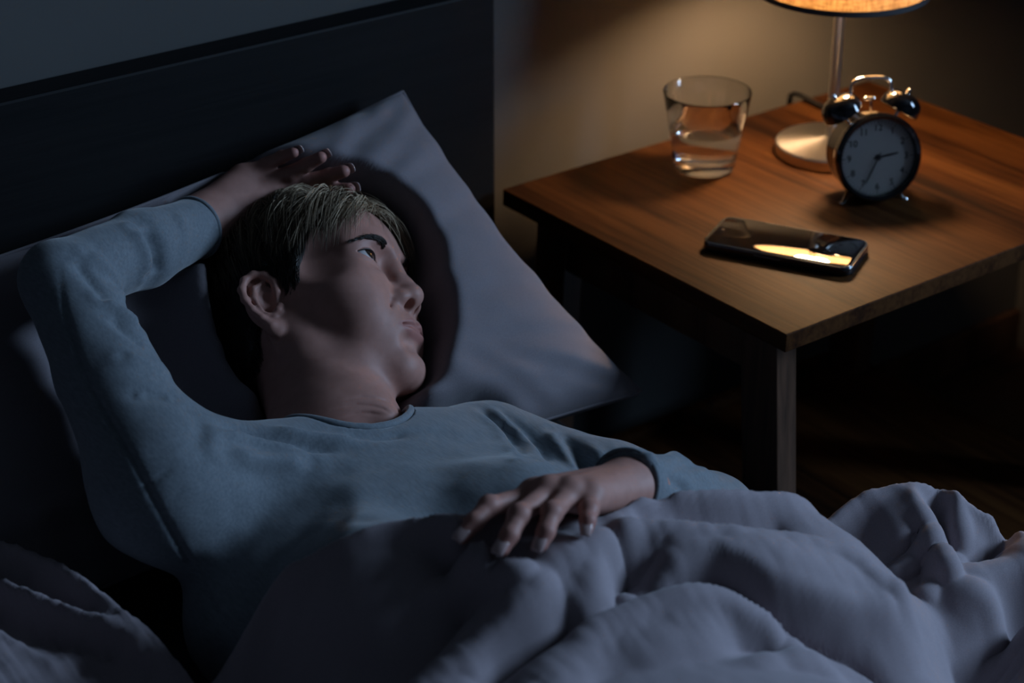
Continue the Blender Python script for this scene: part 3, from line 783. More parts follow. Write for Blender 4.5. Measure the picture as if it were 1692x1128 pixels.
# nails
def nail_mesh(tip, prev, up, w, l):
    ax = tip - prev; ax /= np.linalg.norm(ax); up = up - ax * (up @ ax); up /= np.linalg.norm(up); sd = np.cross(ax, up)
    V, Q = [], []; nu, nv = 9, 9
    for i in range(nu):
        for j in range(nv):
            a = -1 + 2 * i / (nu - 1); b = -1 + 2 * j / (nv - 1)
            wd_ = w * (1 - .10 * b * b if b < 0 else 1 - .22 * b ** 3); th = a * 1.05
            V.append(ax * (b * l) + sd * (wd_ * math.sin(th) / math.sin(1.05)) + up * (w * .62 * (math.cos(th) - 1)) - up * (.0010 * b * b if b > 0 else .0004 * b * b))
    V = np.array(V); m = nu * nv; V2 = V - up * .0009
    Q = [(i * nv + j, i * nv + j + 1, (i + 1) * nv + j + 1, (i + 1) * nv + j) for i in range(nu - 1) for j in range(nv - 1)]
    Q2 = [tuple(m + k for k in q[::-1]) for q in Q]
    rim = [i * nv for i in range(nu)] + [(nu - 1) * nv + j for j in range(1, nv)] + [i * nv + nv - 1 for i in range(nu - 2, -1, -1)] + [j for j in range(nv - 2, 0, -1)]
    Q3 = [(rim[k], rim[(k + 1) % len(rim)], m + rim[(k + 1) % len(rim)], m + rim[k]) for k in range(len(rim))]
    return np.concatenate([V, V2]), np.array(Q + Q2 + Q3)
for Hj, upv in ((LHAND, None), (RHAND, None)):
    for n_ in ('index', 'middle', 'ring', 'pinky'):
        t, p, p0 = Hj[n_][3], Hj[n_][2], Hj[n_][0]; r = FR[n_][3]
        up = (CU * .75 - CF * .65) if Hj is LHAND else (CF * .9 + CU * .35)
        ax = (t - p) / np.linalg.norm(t - p); up = up - ax * (up @ ax); up /= np.linalg.norm(up)
        cen = t + up * (r * 1.07) + ax * (r * (.15 if Hj is LHAND else .55))
        V, Q = nail_mesh(cen + ax * 1e-3, cen, up, r * .86, .0062)
        pchild('fingernail', raw_mesh('fingernail', V + cen, Q, 'nail'))

# shirt
Vs, Qs = mesh_sdf(shirt_dist, (.49, .60, .31), (1.16, 1.62, .76), SRES)
def poly_dist(P, path):
    d = np.full(len(P), 9.0)
    for a, b in zip(path[:-1], path[1:]):
        ba = b - a; t = np.clip((P - a) @ ba / (ba @ ba), 0, 1); d = np.minimum(d, np.linalg.norm(P - a - t[:, None] * ba, axis=1))
    return d
def arc_fade(P, path):
    e = np.minimum(np.linalg.norm(P - path[0], axis=1), np.linalg.norm(P - path[-1], axis=1)); return e
# folds and seams: places on the cloth, height, half width
FOLDS = [([(97, 418), (108, 520), (150, 640), (215, 750), (242, 802), (330, 960), (410, 1090)], -.0016, .0022), ([(188, 832), (242, 802), (290, 770)], -.0012, .0022),
  ([(140, 415), (178, 452), (196, 492)], .0050, .0075), ([(120, 425), (158, 470), (184, 505)], -.0045, .0060), ([(165, 490), (205, 520), (232, 545)], .0045, .0070), ([(180, 520), (215, 550), (245, 572)], -.0035, .0055),
  ([(236, 372), (258, 405), (262, 440), (252, 462)], -.0060, .0075), ([(218, 378), (238, 420), (240, 455)], .0050, .0080), ([(292, 350), (305, 385), (303, 425)], .0022, .0060),
  ([(200, 590), (245, 600), (270, 610)], .0028, .0080), ([(230, 650), (280, 655)], -.0025, .0075),
  ([(318, 676), (334, 705), (322, 750)], -.0014, .0065), ([(340, 690), (354, 718), (336, 758)], .0016, .0075), ([(352, 700), (420, 718), (500, 735), (570, 742)], -.0060, .0060), ([(350, 712), (430, 732), (520, 748)], .0055, .0065), ([(440, 708), (520, 722), (600, 728)], .0040, .0055),
  ([(370, 750), (430, 762), (520, 768)], .0060, .0085), ([(560, 716), (620, 720), (680, 716)], -.0030, .0055),
  ([(566, 780), (592, 820), (608, 862)], .0022, .0180),
  ([(790, 668), (830, 705), (868, 750), (872, 755)], -.0036, .0055), ([(806, 668), (850, 708), (888, 752), (890, 755)], .0030, .0055), ([(820, 672), (868, 715), (905, 758), (915, 770)], -.0030, .0050), ([(775, 672), (812, 700), (850, 755), (850, 755)], .0026, .0070),
  ([(905, 708), (935, 750), (950, 790)], .0050, .0075), ([(920, 712), (952, 755), (968, 790)], -.0045, .0065), ([(968, 724), (1000, 760), (1012, 785)], .0045, .0070), ([(985, 730), (1016, 765), (1030, 785)], -.0035, .0060),
  ([(1060, 748), (1085, 765)], .0030, .0060), ([(1098, 775), (1114, 752), (1136, 744)], .0065, .0070), ([(1092, 778), (1130, 768), (1170, 766)], -.0050, .0060), ([(1104, 790), (1128, 800), (1142, 822)], -.0040, .0050),
  ([(1000, 728), (1060, 748), (1120, 765)], -.0008, .0018)]
g_, _ = grad(shirt_dist, Vs, .003)
disp = np.zeros(len(Vs))
for px, amp, w in FOLDS:
    path = np.array([hit(shirt_dist, *p) for p in spline(np.array(px, float), 3 * len(px))])
    lo3, hi3 = path.min(0) - 4 * w, path.max(0) + 4 * w
    m = np.where(((Vs > lo3) & (Vs < hi3)).all(1))[0]
    if not len(m): continue
    d = poly_dist(Vs[m], path); L = np.linalg.norm(path[-1] - path[0])
    fade = np.clip(arc_fade(Vs[m], path) / max(.25 * L, w), 0, 1); fade = .15 + .85 * fade * fade * (3 - 2 * fade)
    disp[m] += 1.4 * amp * np.exp(-(d / w) ** 2) * fade
disp += .0011 * vnoise(Vs * (1, 1.4, 1), 28) + .0006 * vnoise(Vs, 70)
Vs = Vs + g_ * disp[:, None]
shirt = pchild('shirt', raw_mesh('shirt', Vs, Qs, 'shirt_cloth'))
def band(name, path, rad, flat, mat, parent, seg=10):
    V, Q = tube_arrays(path, rad, seg); return obj(name, raw_mesh(name, V, Q, mat), parent)
for s, e in (('r', 'r_el'), ('l', 'l_el')):
    c, ax = CUFF[s]; u = np.cross(ax, CF); u /= np.linalg.norm(u); v = np.cross(ax, u); ring = []
    for a in np.linspace(0, 2 * np.pi, 49):
        dr = u * math.cos(a) + v * math.sin(a); lo, hi = .01, .06
        for _ in range(24):
            m = (lo + hi) / 2
            if shirt_solid((c - ax * .004 + dr * m)[None])[0] < 0: lo = m
            else: hi = m
        ring.append(c - ax * .0015 + dr * (lo - .0008))
    band('cuff', np.array(ring), .0024, 0, 'shirt_cloth', shirt)

# neckline band: where the shirt meets the neck opening
na, nb_ = NCUT; nax = nb_ - na; nl = np.linalg.norm(nax); nax = nax / nl
nu_ = np.cross(nax, CF); nu_ /= np.linalg.norm(nu_); nv_ = np.cross(nax, nu_); ring = []
for th in np.linspace(0, 2 * np.pi, 97):
    dr = nu_ * math.cos(th) + nv_ * math.sin(th)
    tt = np.linspace(-.06, nl, 240); rr_ = .060 + .025 * np.clip(tt / nl, 0, 1); rr_ = np.where(tt < 0, np.sqrt(np.maximum(.060 ** 2 - tt ** 2, 0)), rr_)
    pp = na + nax * tt[:, None] + dr * rr_[:, None]; sd = shirt_solid(pp)
    k = np.where((sd[:-1] < 0) & (sd[1:] >= 0))[0]
    if len(k): ring.append(pp[k[-1]])
ring = np.array(ring); sm = ring.copy()
for _ in range(6): sm = (np.roll(sm, 1, 0) + 2 * sm + np.roll(sm, -1, 0)) / 4
sm[-1] = sm[0]
band('neckline_band', np.vstack([sm, sm[1:2]]), .0034, 0, 'shirt_cloth', shirt, 12)

# ------------------------------------------------------------------ hair
def cran(A):
    B = A.copy(); B[:, 0] = np.abs(B[:, 0])
    d = ell(B, (0, -.007, .050), (.0735, .0900, .077)); d = smin(d, ell(B, (0, .030, .045), (.062, .055, .058)), .03)
    return smin(d, ell(B, (0, -.040, -.010), (.055, .048, .060)), .03)
def cran_n(A, e=.002): 
    g = np.stack([cran(A + e * np.eye(3)[i]) - cran(A - e * np.eye(3)[i]) for i in range(3)], 1); return g / np.linalg.norm(g, axis=1, keepdims=True)
HLY = np.array([-.12, -.085, -.06, -.040, -.030, -.022, .004, .010, .018, .030, .045, .058, .070, .080, .10])
HLZ = np.array([-.060, -.062, -.052, -.034, -.002, .026, .028, .004, .012, .038, .058, .072, .084, .090, .095])
def hair_ok(A): return A[:, 2] - np.interp(A[:, 1], HLY, HLZ)
rg = np.random.default_rng(11)
N = 30000
dirs = rg.normal(size=(N, 3)); dirs /= np.linalg.norm(dirs, axis=1, keepdims=True)
c0 = np.array([0, -.005, .035]); lo_ = np.zeros(N) + .02; hi_ = np.zeros(N) + .14
for _ in range(22):
    m = (lo_ + hi_) / 2; ins = cran(c0 + dirs * m[:, None]) < 0; lo_ = np.where(ins, m, lo_); hi_ = np.where(ins, hi_, m)
root = c0 + dirs * lo_[:, None]
ok = hair_ok(root) > rg.uniform(0, .004, N); root = root[ok]; N = len(root)
top = np.clip((root[:, 2] - .045) / .06, 0, 1); front = np.clip((root[:, 1] + .01) / .07, 0, 1)
nape = np.clip((-root[:, 2] + .03) / .05, 0, 1)
crown = np.array([.0, -.055, .115])
LEN = (.016 + .036 * top + .018 * top * front) * (1 - .45 * nape) * rg.uniform(.75, 1.2, N)
lift = (.003 + .012 * top) * rg.uniform(.1, 1.0, N) + .001
K = 9
clump = np.floor(root / .011) ; ch = np.sin(clump @ np.array([12.9898, 78.233, 37.719])) * 43758.5453; ch = ch - np.floor(ch)
paths = np.zeros((N, K, 3)); p = root + cran_n(root) * .0005; paths[:, 0] = p
cdir = np.stack([np.cos(ch * 6.28), np.sin(ch * 6.28), np.cos(ch * 17)], 1) * .34
for k in range(1, K):
    nrm = cran_n(p)
    rad = p - crown; rad /= np.linalg.norm(rad, axis=1, keepdims=True) + 1e-6
    right = np.stack([np.full(N, .35), np.full(N, -.38), np.full(N, -.85)], 1)
    left = np.stack([np.full(N, -.75), np.full(N, .45), np.full(N, -.30)], 1)
    w = np.clip((p[:, 0] - .004) / .022 + .5, 0, 1)[:, None]
    sw = right * w + left * (1 - w)
    fr = np.clip((p[:, 1] + .030) / .05, 0, 1)[:, None]
    fl = rad * (1 - fr) + sw * fr + cdir + np.array([0, 0, -.12])
    fl -= nrm * (fl * nrm).sum(1, keepdims=True); fl /= np.linalg.norm(fl, axis=1, keepdims=True)
    p = p + fl * (LEN / (K - 1))[:, None]
    t = k / (K - 1); h = .0008 + lift * (1.15 * math.sin(min(t * 2.0, 1.0) * 1.5708) - .25 * t)
    cd = cran(p); p = p + cran_n(p) * (h - cd)[:, None]
    paths[:, k] = p
r0_ = rg.uniform(.00028, .00052, N)
prof = np.array([.75, 1, 1, .95, .85, .7, .55, .35, .08])
Tn = np.gradient(paths, axis=1); Tn /= np.linalg.norm(Tn, axis=2, keepdims=True) + 1e-9
N1 = np.cross(Tn, dirs[ok][:, None, :]); N1 /= np.linalg.norm(N1, axis=2, keepdims=True) + 1e-9; N2 = np.cross(Tn, N1)
ring = [paths + (N1 * math.cos(a) + N2 * math.sin(a)) * (r0_[:, None] * prof)[:, :, None] for a in (0.5, 2.594, 4.689)]
Vh = np.stack(ring, 2).reshape(-1, 3)
base = (np.arange(N)[:, None] * K + np.arange(K - 1)[None]).reshape(-1) * 3
Qh = np.concatenate([np.stack([base + a, base + (a + 1) % 3, base + 3 + (a + 1) % 3, base + 3 + a], 1) for a in range(3)])
tone = .22 + .62 * top * (.5 + .5 * front) * (.45 + .9 * ch) + rg.uniform(-.18, .22, N); tone = np.where(nape > .1, .08, tone)
tone = np.where((root[:, 2] < .05) & (root[:, 1] < .05), tone * .45, tone)
tn = np.repeat(np.clip(tone, 0, 1), K * 3)
vc, qc = mesh_sdf(lambda A: smax(cran(A) - .0034, -hair_ok(A) + .009, .003), (-.10, -.12, -.09), (.10, .11, .15), .004)
Vall = np.concatenate([Vh, vc]); Qall = np.concatenate([Qh, qc + len(Vh)])
me = raw_mesh('hair', from_head(Vall), Qall, 'hair'); add_attr(me, 'tone', np.concatenate([tn, np.full(len(vc), .04)]))
pchild('hair', me, label='short side swept hair with pale streaks over dark roots')

# eyebrows: short hairs laid along the brow
for s in (1, -1):
    NB = 360; a = rg.uniform(0, 1, NB); bx = np.interp(a, [0, .5, .8, 1], [.0190, .031, .042, .052]); bz = np.interp(a, [0, .5, .8, 1], [.0405, .0442, .0440, .0395])
    wdt = np.interp(a, [0, .15, .6, 1], [.0024, .0030, .0024, .0005]); bz = bz + rg.uniform(-1, 1, NB) * wdt
    pt = np.stack([bx, np.full(NB, .11), bz], 1)
    for _ in range(40):
        dd = head_dist(from_head(pt)); pt[:, 1] -= np.maximum(dd - .0002, 0) * .8
    dv = np.stack([np.interp(a, [0, .4, 1], [.45, .9, .9]), np.zeros(NB), np.interp(a, [0, .3, .7, 1], [.45, .30, -.05, -.35])], 1) + rg.normal(size=(NB, 3)) * .15
    ln = rg.uniform(.0045, .0075, NB); P = []
    for k in range(4):
        q3 = pt + dv * (ln * k / 3)[:, None]
        dd = head_dist(from_head(q3)); q3[:, 1] -= (dd - (.0006 + .0006 * (k in (1, 2)))) * .9; P.append(q3)
    P = np.stack(P, 1); pf = np.array([1, 1, .8, .2]) * .00034
    o1 = np.array([0, .6, .8]); o2 = np.array([0, .8, -.6])
    rr = np.stack([P + (o1 * math.cos(t) + o2 * math.sin(t)) * pf[None, :, None] for t in (0, 2.094, 4.189)], 2).reshape(-1, 3) * (s, 1, 1)
    base = (np.arange(NB)[:, None] * 4 + np.arange(3)[None]).reshape(-1) * 3
    qb = np.concatenate([np.stack([base + t, base + (t + 1) % 3, base + 3 + (t + 1) % 3, base + 3 + t], 1) for t in range(3)])
    me = raw_mesh('eyebrow', from_head(rr), qb, 'hair'); add_attr(me, 'tone', np.full(len(rr), .06)); pchild('eyebrow', me)

# lash line along each upper lid
for s in (1, -1):
    u = np.linspace(-.93, .97, 15); x = EYE[0] + .001 + u * .0150; z = EYE[2] - .0002 + .0014 * u + .0060 * np.maximum(1 - u * u, 0) ** .75
    dx, dz = x - EYE[0], z - EYE[2]; y = EYE[1] + np.sqrt(np.maximum(.0143 ** 2 - dx ** 2 - dz ** 2, 1e-6))
    V, Q = tube_arrays(from_head(np.stack([x * s, y, z], 1)), .0007 * np.clip(1.1 - np.abs(u) ** 4, .15, 1), 6)
    me = raw_mesh('eyelashes', V, Q, 'hair'); add_attr(me, 'tone', np.full(len(V), .03)); pchild('eyelashes', me)

# ------------------------------------------------------------------ mattress, dented where the body lies
def mattress_mesh():
    x0, x1, y0, y1, zb = -.462, 1.128, -.542, 1.602, .216
    nx, ny = 120, 160; R = .04
    X, Y = np.meshgrid(np.linspace(x0, x1, nx), np.linspace(y0, y1, ny), indexing='ij')
    e = np.minimum(np.minimum(X - x0, x1 - X), np.minimum(Y - y0, y1 - Y)); t = np.clip(1 - e / R, 0, 1)
    Z = ZM - R * (1 - np.sqrt(1 - t * t)); Z += .0015 * vnoise(np.stack([X, Y, 0 * X], -1).reshape(-1, 3), 9).reshape(X.shape)
    for z in np.arange(ZM + .0, .27, -.004):
        P = np.stack([X, Y, np.full_like(X, z)], -1).reshape(-1, 3); ins = (np.minimum(shirt_solid(P), body_low(P)) < .003).reshape(X.shape)
        Z = np.where(ins, np.minimum(Z, z - .004), Z)
    for _ in range(2): Z[1:-1, 1:-1] = np.minimum(Z[1:-1, 1:-1], .5 * Z[1:-1, 1:-1] + .125 * (Z[2:, 1:-1] + Z[:-2, 1:-1] + Z[1:-1, 2:] + Z[1:-1, :-2]))
    i = np.arange(nx * ny).reshape(nx, ny); q = np.stack([i[:-1, :-1], i[1:, :-1], i[1:, 1:], i[:-1, 1:]], -1).reshape(-1, 4)
    rim = np.concatenate([i[:, 0], i[-1, 1:], i[-2::-1, -1], i[0, -2:0:-1]]); V = np.stack([X, Y, Z], -1).reshape(-1, 3); n0 = len(V); k = len(rim)
    V = np.concatenate([V, V[rim] * (1, 1, 0) + (0, 0, zb), [[(x0 + x1) / 2, (y0 + y1) / 2, zb]]])
    j = np.arange(k); nx_ = np.roll(j, -1)
    sq = np.stack([rim[j], n0 + j, n0 + nx_, rim[nx_]], 1)
    bq = np.stack([n0 + j, np.full(k, n0 + k), n0 + nx_, n0 + nx_], 1)
    me = raw_mesh('mattress', V, np.concatenate([q, sq]), 'sheet_cloth'); return me
tag(obj('mattress', mattress_mesh()), 'thick mattress in a fitted dark charcoal sheet on the bed', 'mattress')

# ------------------------------------------------------------------ pillow
def person_dist(P):
    d = shirt_solid(P)
    m = np.linalg.norm(P - HT, axis=1) < .22
    if m.any():
        A = to_head(P[m]); d[m] = np.minimum(d[m], np.minimum(cran(A) - .008, np.minimum(head_dist(P[m]), neck_dist(P[m]))))
    m = np.linalg.norm(P - RHAND['ring'][0], axis=1) < .16
    if m.any(): d[m] = np.minimum(d[m], rhand_dist(P[m]))
    return d
PC = dict(tl=np.array([.345, 1.562, .605]), tr=np.array([1.062, 1.572, .668]), bl=np.array([.330, 1.285, .415]), br=np.array([1.140, 1.285, .425]))
def pillow_mesh():
    nu, nv = 190, 110
    u, v = np.meshgrid(np.linspace(-1, 1, nu), np.linspace(-1, 1, nv), indexing='ij')
    # gather rows near the rim so the seam stays crisp
    u = np.sign(u) * (1 - (1 - np.abs(u)) ** 1.25); v = np.sign(v) * (1 - (1 - np.abs(v)) ** 1.25)
    a, b = (u + 1) / 2, (v + 1) / 2
    uu = u * (1 - .055 * (1 - v * v) * np.abs(u) ** 3 * 1.0); vv = v * (1 - .10 * (1 - u * u) * np.abs(v) ** 3)
    a2, b2 = (uu + 1) / 2, (vv + 1) / 2
    P0 = ((1 - a2) * (1 - b2))[..., None] * PC['bl'] + (a2 * (1 - b2))[..., None] * PC['br'] + ((1 - a2) * b2)[..., None] * PC['tl'] + (a2 * b2)[..., None] * PC['tr']
    e1 = PC['br'] - PC['bl']; e2 = (PC['tl'] + PC['tr']) / 2 - (PC['bl'] + PC['br']) / 2; Nn = np.cross(e1, e2); Nn /= np.linalg.norm(Nn)
    th = np.maximum(1 - np.abs(u) ** 2.6, 0) ** .5 * np.maximum(1 - np.abs(v) ** 2.4, 0) ** .5
    xs_ = np.clip((P0[..., 0] - .70) / .16, 0, 1); thk = .022 + .056 * xs_ * xs_ * (3 - 2 * xs_); thk = thk - .075 * np.exp(-((P0[..., 0] - .715) / .075) ** 2)
    top = P0 + Nn * (th * thk)[..., None]; bot = P0 - Nn * (th * .045)[..., None]
    # creases running in from the corners and ends
    F = top.reshape(-1, 3); U, Vv = u.ravel(), v.ravel(); w = np.zeros(len(F))
    cr = [((.98, .98), (.55, .62), .006, .05), ((.97, .80), (.60, .45), .0055, .05), ((.96, .55), (.52, .30), .006, .055), ((.97, .28), (.60, .10), .005, .05), ((.96, -.30), (.60, -.25), .005, .06), ((.97, -.62), (.66, -.50), .006, .05), ((.97, -.93), (.70, -.66), .007, .05),
          ((.80, .93), (.52, .52), .005, .05), ((.55, -.95), (.48, -.55), .006, .035), ((.72, -.95), (.60, -.60), .006, .035), ((.40, -.95), (.36, -.6), .005, .03), ((-.60, -.95), (-.50, -.45), .007, .04), ((-.45, -.95), (-.40, -.5), .006, .035), ((-.9, -.8), (-.6, -.5), .007, .05), ((-.9, .8), (-.6, .5), .006, .05)]
    for (u0, v0), (u1, v1), am, wd_ in cr:
        A2 = np.array([u0, v0]); B2 = np.array([u1, v1]) - A2; q = np.stack([U, Vv], 1) - A2; t = np.clip(q @ B2 / (B2 @ B2), 0, 1); sdn = q - t[:, None] * B2
        side = (q[:, 0] * B2[1] - q[:, 1] * B2[0]) / np.linalg.norm(B2); dd = np.linalg.norm(sdn, axis=1)
        w += am * np.exp(-(dd / wd_) ** 2) * np.sin(np.clip(side / wd_, -3, 3) * 1.6) * (1 - .5 * t)
    w += .0040 * vnoise(np.stack([U * 3, Vv * 5, 0 * U], 1), 1.6) + .0016 * vnoise(np.stack([U * 3, Vv * 6, 0 * U + 3], 1), 5)
    w *= np.clip(th.ravel() * 4, 0, 1)
    F = F + Nn * w[:, None]
    P0f = P0.reshape(-1, 3); sc = (F - P0f) @ Nn; todo = np.ones(len(F), bool)      # pressed in by what lies on it
    for st in np.arange(-.12, .10, .004):
        q3 = P0f + Nn * st; ins = np.zeros(len(F), bool); m = todo & (st - .004 < sc) ; mi = np.where(m)[0]
        ins[mi] = person_dist(q3[mi]) < .003
        sc = np.where(ins, np.minimum(sc, st - .003), sc); todo &= ~ins
    S2 = sc.reshape(nu, nv)
    for _ in range(10):
        T2 = S2.copy(); T2[1:-1, 1:-1] = .5 * S2[1:-1, 1:-1] + .125 * (S2[2:, 1:-1] + S2[:-2, 1:-1] + S2[1:-1, 2:] + S2[1:-1, :-2]); S2 = np.minimum(T2, sc.reshape(nu, nv) + .004)
    F3 = P0 + Nn * S2[..., None]
    F = F3.reshape(-1, 3)
    G = bot.reshape(-1, 3); G = G + Nn * np.minimum((F - G) @ Nn - .012, 0)[:, None]
    for X in (F, G):
        X[:, 1] = np.minimum(X[:, 1], 1.602); X[:, 2] = np.maximum(X[:, 2], ZM + .001)
    F3 = F.reshape(nu, nv, 3)
    i = np.arange(nu * nv).reshape(nu, nv)
    q = np.stack([i[:-1, :-1], i[1:, :-1], i[1:, 1:], i[:-1, 1:]], -1).reshape(-1, 4)
    V = np.concatenate([F3.reshape(-1, 3), G]); Q = np.concatenate([q, q[:, ::-1] + nu * nv])
    rim = np.concatenate([i[:, 0], i[-1, 1:], i[-2::-1, -1], i[0, -2:0:-1]]); nx = np.roll(rim, -1)
    Q = np.concatenate([Q, np.stack([rim, rim + nu * nv, nx + nu * nv, nx], 1)])
    return raw_mesh('pillow', V, Q, 'pillow_cloth'), V[rim]
pme, prim = pillow_mesh()
PO = np.array([.74, 1.43, ZM]); pme.transform(Matrix.Translation(-Vector(PO)))
pil = tag(obj('pillow', pme, None, PO), 'large plump mauve grey pillow leaning on the black headboard under the head', 'pillow')
V, Q = tube_arrays(np.vstack([prim, prim[:1]]) - PO, .0016, 6); obj('piping', raw_mesh('piping', V, Q, 'pillow_cloth'), pil)

# ------------------------------------------------------------------ duvet: ridges and valleys of the folds, then a membrane between them
LN = [ # (positions, heights)
 ([(360, 1135), (380, 1105), (446, 989), (489, 943), (579, 896), (661, 873), (720, 876), (790, 868), (860, 858), (930, 852), (1000, 845), (1052, 833), (1171, 825), (1254, 828), (1317, 838), (1356, 876), (1380, 916)],
  [.435, .445, .498, .525, .550, .558, .558, .556, .555, .555, .556, .556, .547, .535, .518, .487, .455]),
 ([(720, 878), (757, 894), (815, 918), (867, 956)], [.558, .561, .560, .552]), ([(893, 910), (930, 905), (969, 884), (1010, 862)], [.560, .560, .560, .557]), ([(850, 890), (930, 875)], [.557, .557]),
 ([(580, 1128), (600, 1085), (640, 1048), (688, 1005), (724, 968), (775, 966), (830, 968), (867, 957), (940, 919), (1012, 886), (1055, 873), (1121, 874), (1204, 886), (1303, 899), (1400, 922), (1450, 961), (1501, 1000), (1499, 1036)],
  [.478, .488, .502, .520, .536, .539, .544, .548, .555, .556, .554, .550, .541, .524, .508, .497, .482, .468]),
 ([(671, 930), (640, 985), (612, 1039), (559, 1105), (530, 1140)], [.536, .508, .484, .458, .445]),
 ([(700, 942), (744, 952), (800, 960), (845, 962)], [.532, .531, .534, .540]),
 ([(470, 1010), (455, 1060), (430, 1128)], [.497, .476, .450]), ([(520, 960), (500, 1030), (480, 1128)], [.522, .496, .455]),
 ([(690, 1145), (711, 1125), (760, 1088), (810, 1052), (870, 999), (900, 958)], [.500, .504, .514, .524, .541, .552]),
 ([(640, 1130), (690, 1085), (735, 1035), (790, 1000)], [.474, .493, .511, .526]),
 ([(1018, 905), (1034, 960), (1012, 1006)], [.546, .525, .512]),
 ([(985, 915), (980, 950), (955, 1000)], [.555, .547, .533]), ([(900, 1020), (860, 1070)], [.530, .512]),
 ([(945, 1040), (870, 1098), (820, 1140)], [.515, .497, .488]),
 ([(1060, 862), (1118, 857), (1200, 872), (1290, 888)], [.546, .539, .528, .513]),
 ([(1019, 1012), (1060, 978), (1105, 939), (1171, 921), (1224, 932), (1280, 969), (1370, 1000), (1468, 1012)], [.516, .526, .536, .538, .534, .519, .500, .485]),
 ([(1056, 925), (1088, 915)], [.536, .540]), ([(1062, 950), (1040, 985)], [.526, .519]),
 ([(1050, 1002), (1105, 988), (1172, 968), (1230, 1002), (1280, 1035), (1370, 1075), (1430, 1108), (1470, 1140)], [.515, .516, .519, .505, .491, .470, .455, .442]),
 ([(850, 1135), (873, 1118), (982, 1042), (1072, 1005), (1161, 982), (1237, 1015), (1297, 1055)], [.500, .505, .521, .523, .523, .508, .490]),
 ([(1220, 1088), (1270, 1074), (1330, 1066)], [.483, .482, .477]),
 ([(1190, 1128), (1204, 1118), (1254, 1104), (1320, 1081)], [.488, .491, .492, .484]),
 ([(1275, 1112), (1325, 1090)], [.484, .478]), ([(1254, 1130), (1330, 1097), (1372, 1122)], [.486, .484, .472]), ([(1000, 1140), (1100, 1140)], [.498, .494]), ([(1060, 1070), (1150, 1060)], [.515, .510]),
 ([(1357, 880), (1420, 832), (1489, 814), (1555, 820), (1600, 847), (1624, 865), (1669, 883), (1700, 900), (1760, 935)], [.440, .455, .460, .455, .446, .440, .432, .425, .412]),
 ([(1388, 903), (1425, 900)], [.430, .431]), ([(1420, 868), (1450, 860), (1490, 868)], [.443, .447, .450]),
 ([(1455, 952), (1490, 925), (1522, 893)], [.424, .431, .438]), ([(1475, 942), (1520, 913), (1545, 898)], [.433, .440, .446]), ([(1475, 968), (1520, 938), (1552, 919)], [.422, .429, .434]),
 ([(1510, 826), (1540, 880), (1555, 910), (1567, 948)], [.460, .451, .447, .436]),
 ([(1549, 838), (1558, 880), (1570, 918)], [.446, .434, .422]), ([(1576, 834), (1584, 880), (1582, 925)], [.452, .440, .424]),
 ([(1585, 948), (1622, 925), (1668, 908), (1740, 930)], [.410, .414, .415, .405]),
 ([(1530, 985), (1558, 960), (1636, 946), (1700, 952), (1780, 985)], [.424, .427, .428, .422, .405]),
 ([(1499, 1054), (1512, 1025)], [.452, .444]), ([(1530, 1010), (1540, 1050), (1552, 1100)], [.424, .412, .392]), ([(1600, 1000), (1640, 1000)], [.424, .422]), ([(1610, 1060), (1680, 1030)], [.400, .405]),
 ([(1560, 1118), (1640, 1085), (1720, 1050)], [.378, .384, .388]), ([(1600, 1150), (1740, 1085)], [.345, .350]),
 # mound on the other side of the bed
 ([(-220, 850), (-80, 885), (0, 906), (60, 927), (120, 962), (200, 1020), (260, 1075), (315, 1132)], [.482, .482, .480, .477, .472, .462, .452, .440]),
 ([(-60, 950), (0, 962), (69, 986), (155, 1024)], [.466, .465, .461, .456]), ([(-60, 965), (0, 977), (103, 1015), (189, 1050), (275, 1118)], [.470, .470, .465, .459, .445]),
 ([(-40, 990), (0, 1004), (69, 1050), (206, 1085)], [.462, .459, .449, .449]), ([(-40, 1050), (0, 1060), (41, 1081), (90, 1118)], [.458, .456, .453, .446]),
 ([(120, 1065), (140, 1110)], [.450, .438]), ([(306, 1104), (345, 1110), (385, 1118)], [.402, .404, .420])]
RIDGE = {(360, 1135), (580, 1128), (690, 1145), (1019, 1012), (850, 1135), (1190, 1128), (1254, 1130), (1357, 880), (1475, 942), (1510, 826), (1576, 834), (1530, 985), (-220, 850), (-60, 965), (-40, 1050), (720, 878)}
CURV = {l[0][0]: (.0085 if l[0][0] in RIDGE else -.0080) for l in LN if l[0][0] in RIDGE or l[0][0] in {(671, 930), (700, 942), (640, 1130), (1018, 905), (945, 1040), (1060, 862), (1050, 1002), (1455, 952), (1475, 968), (1549, 838), (1585, 948), (1499, 1054), (-60, 950), (-40, 990)}}
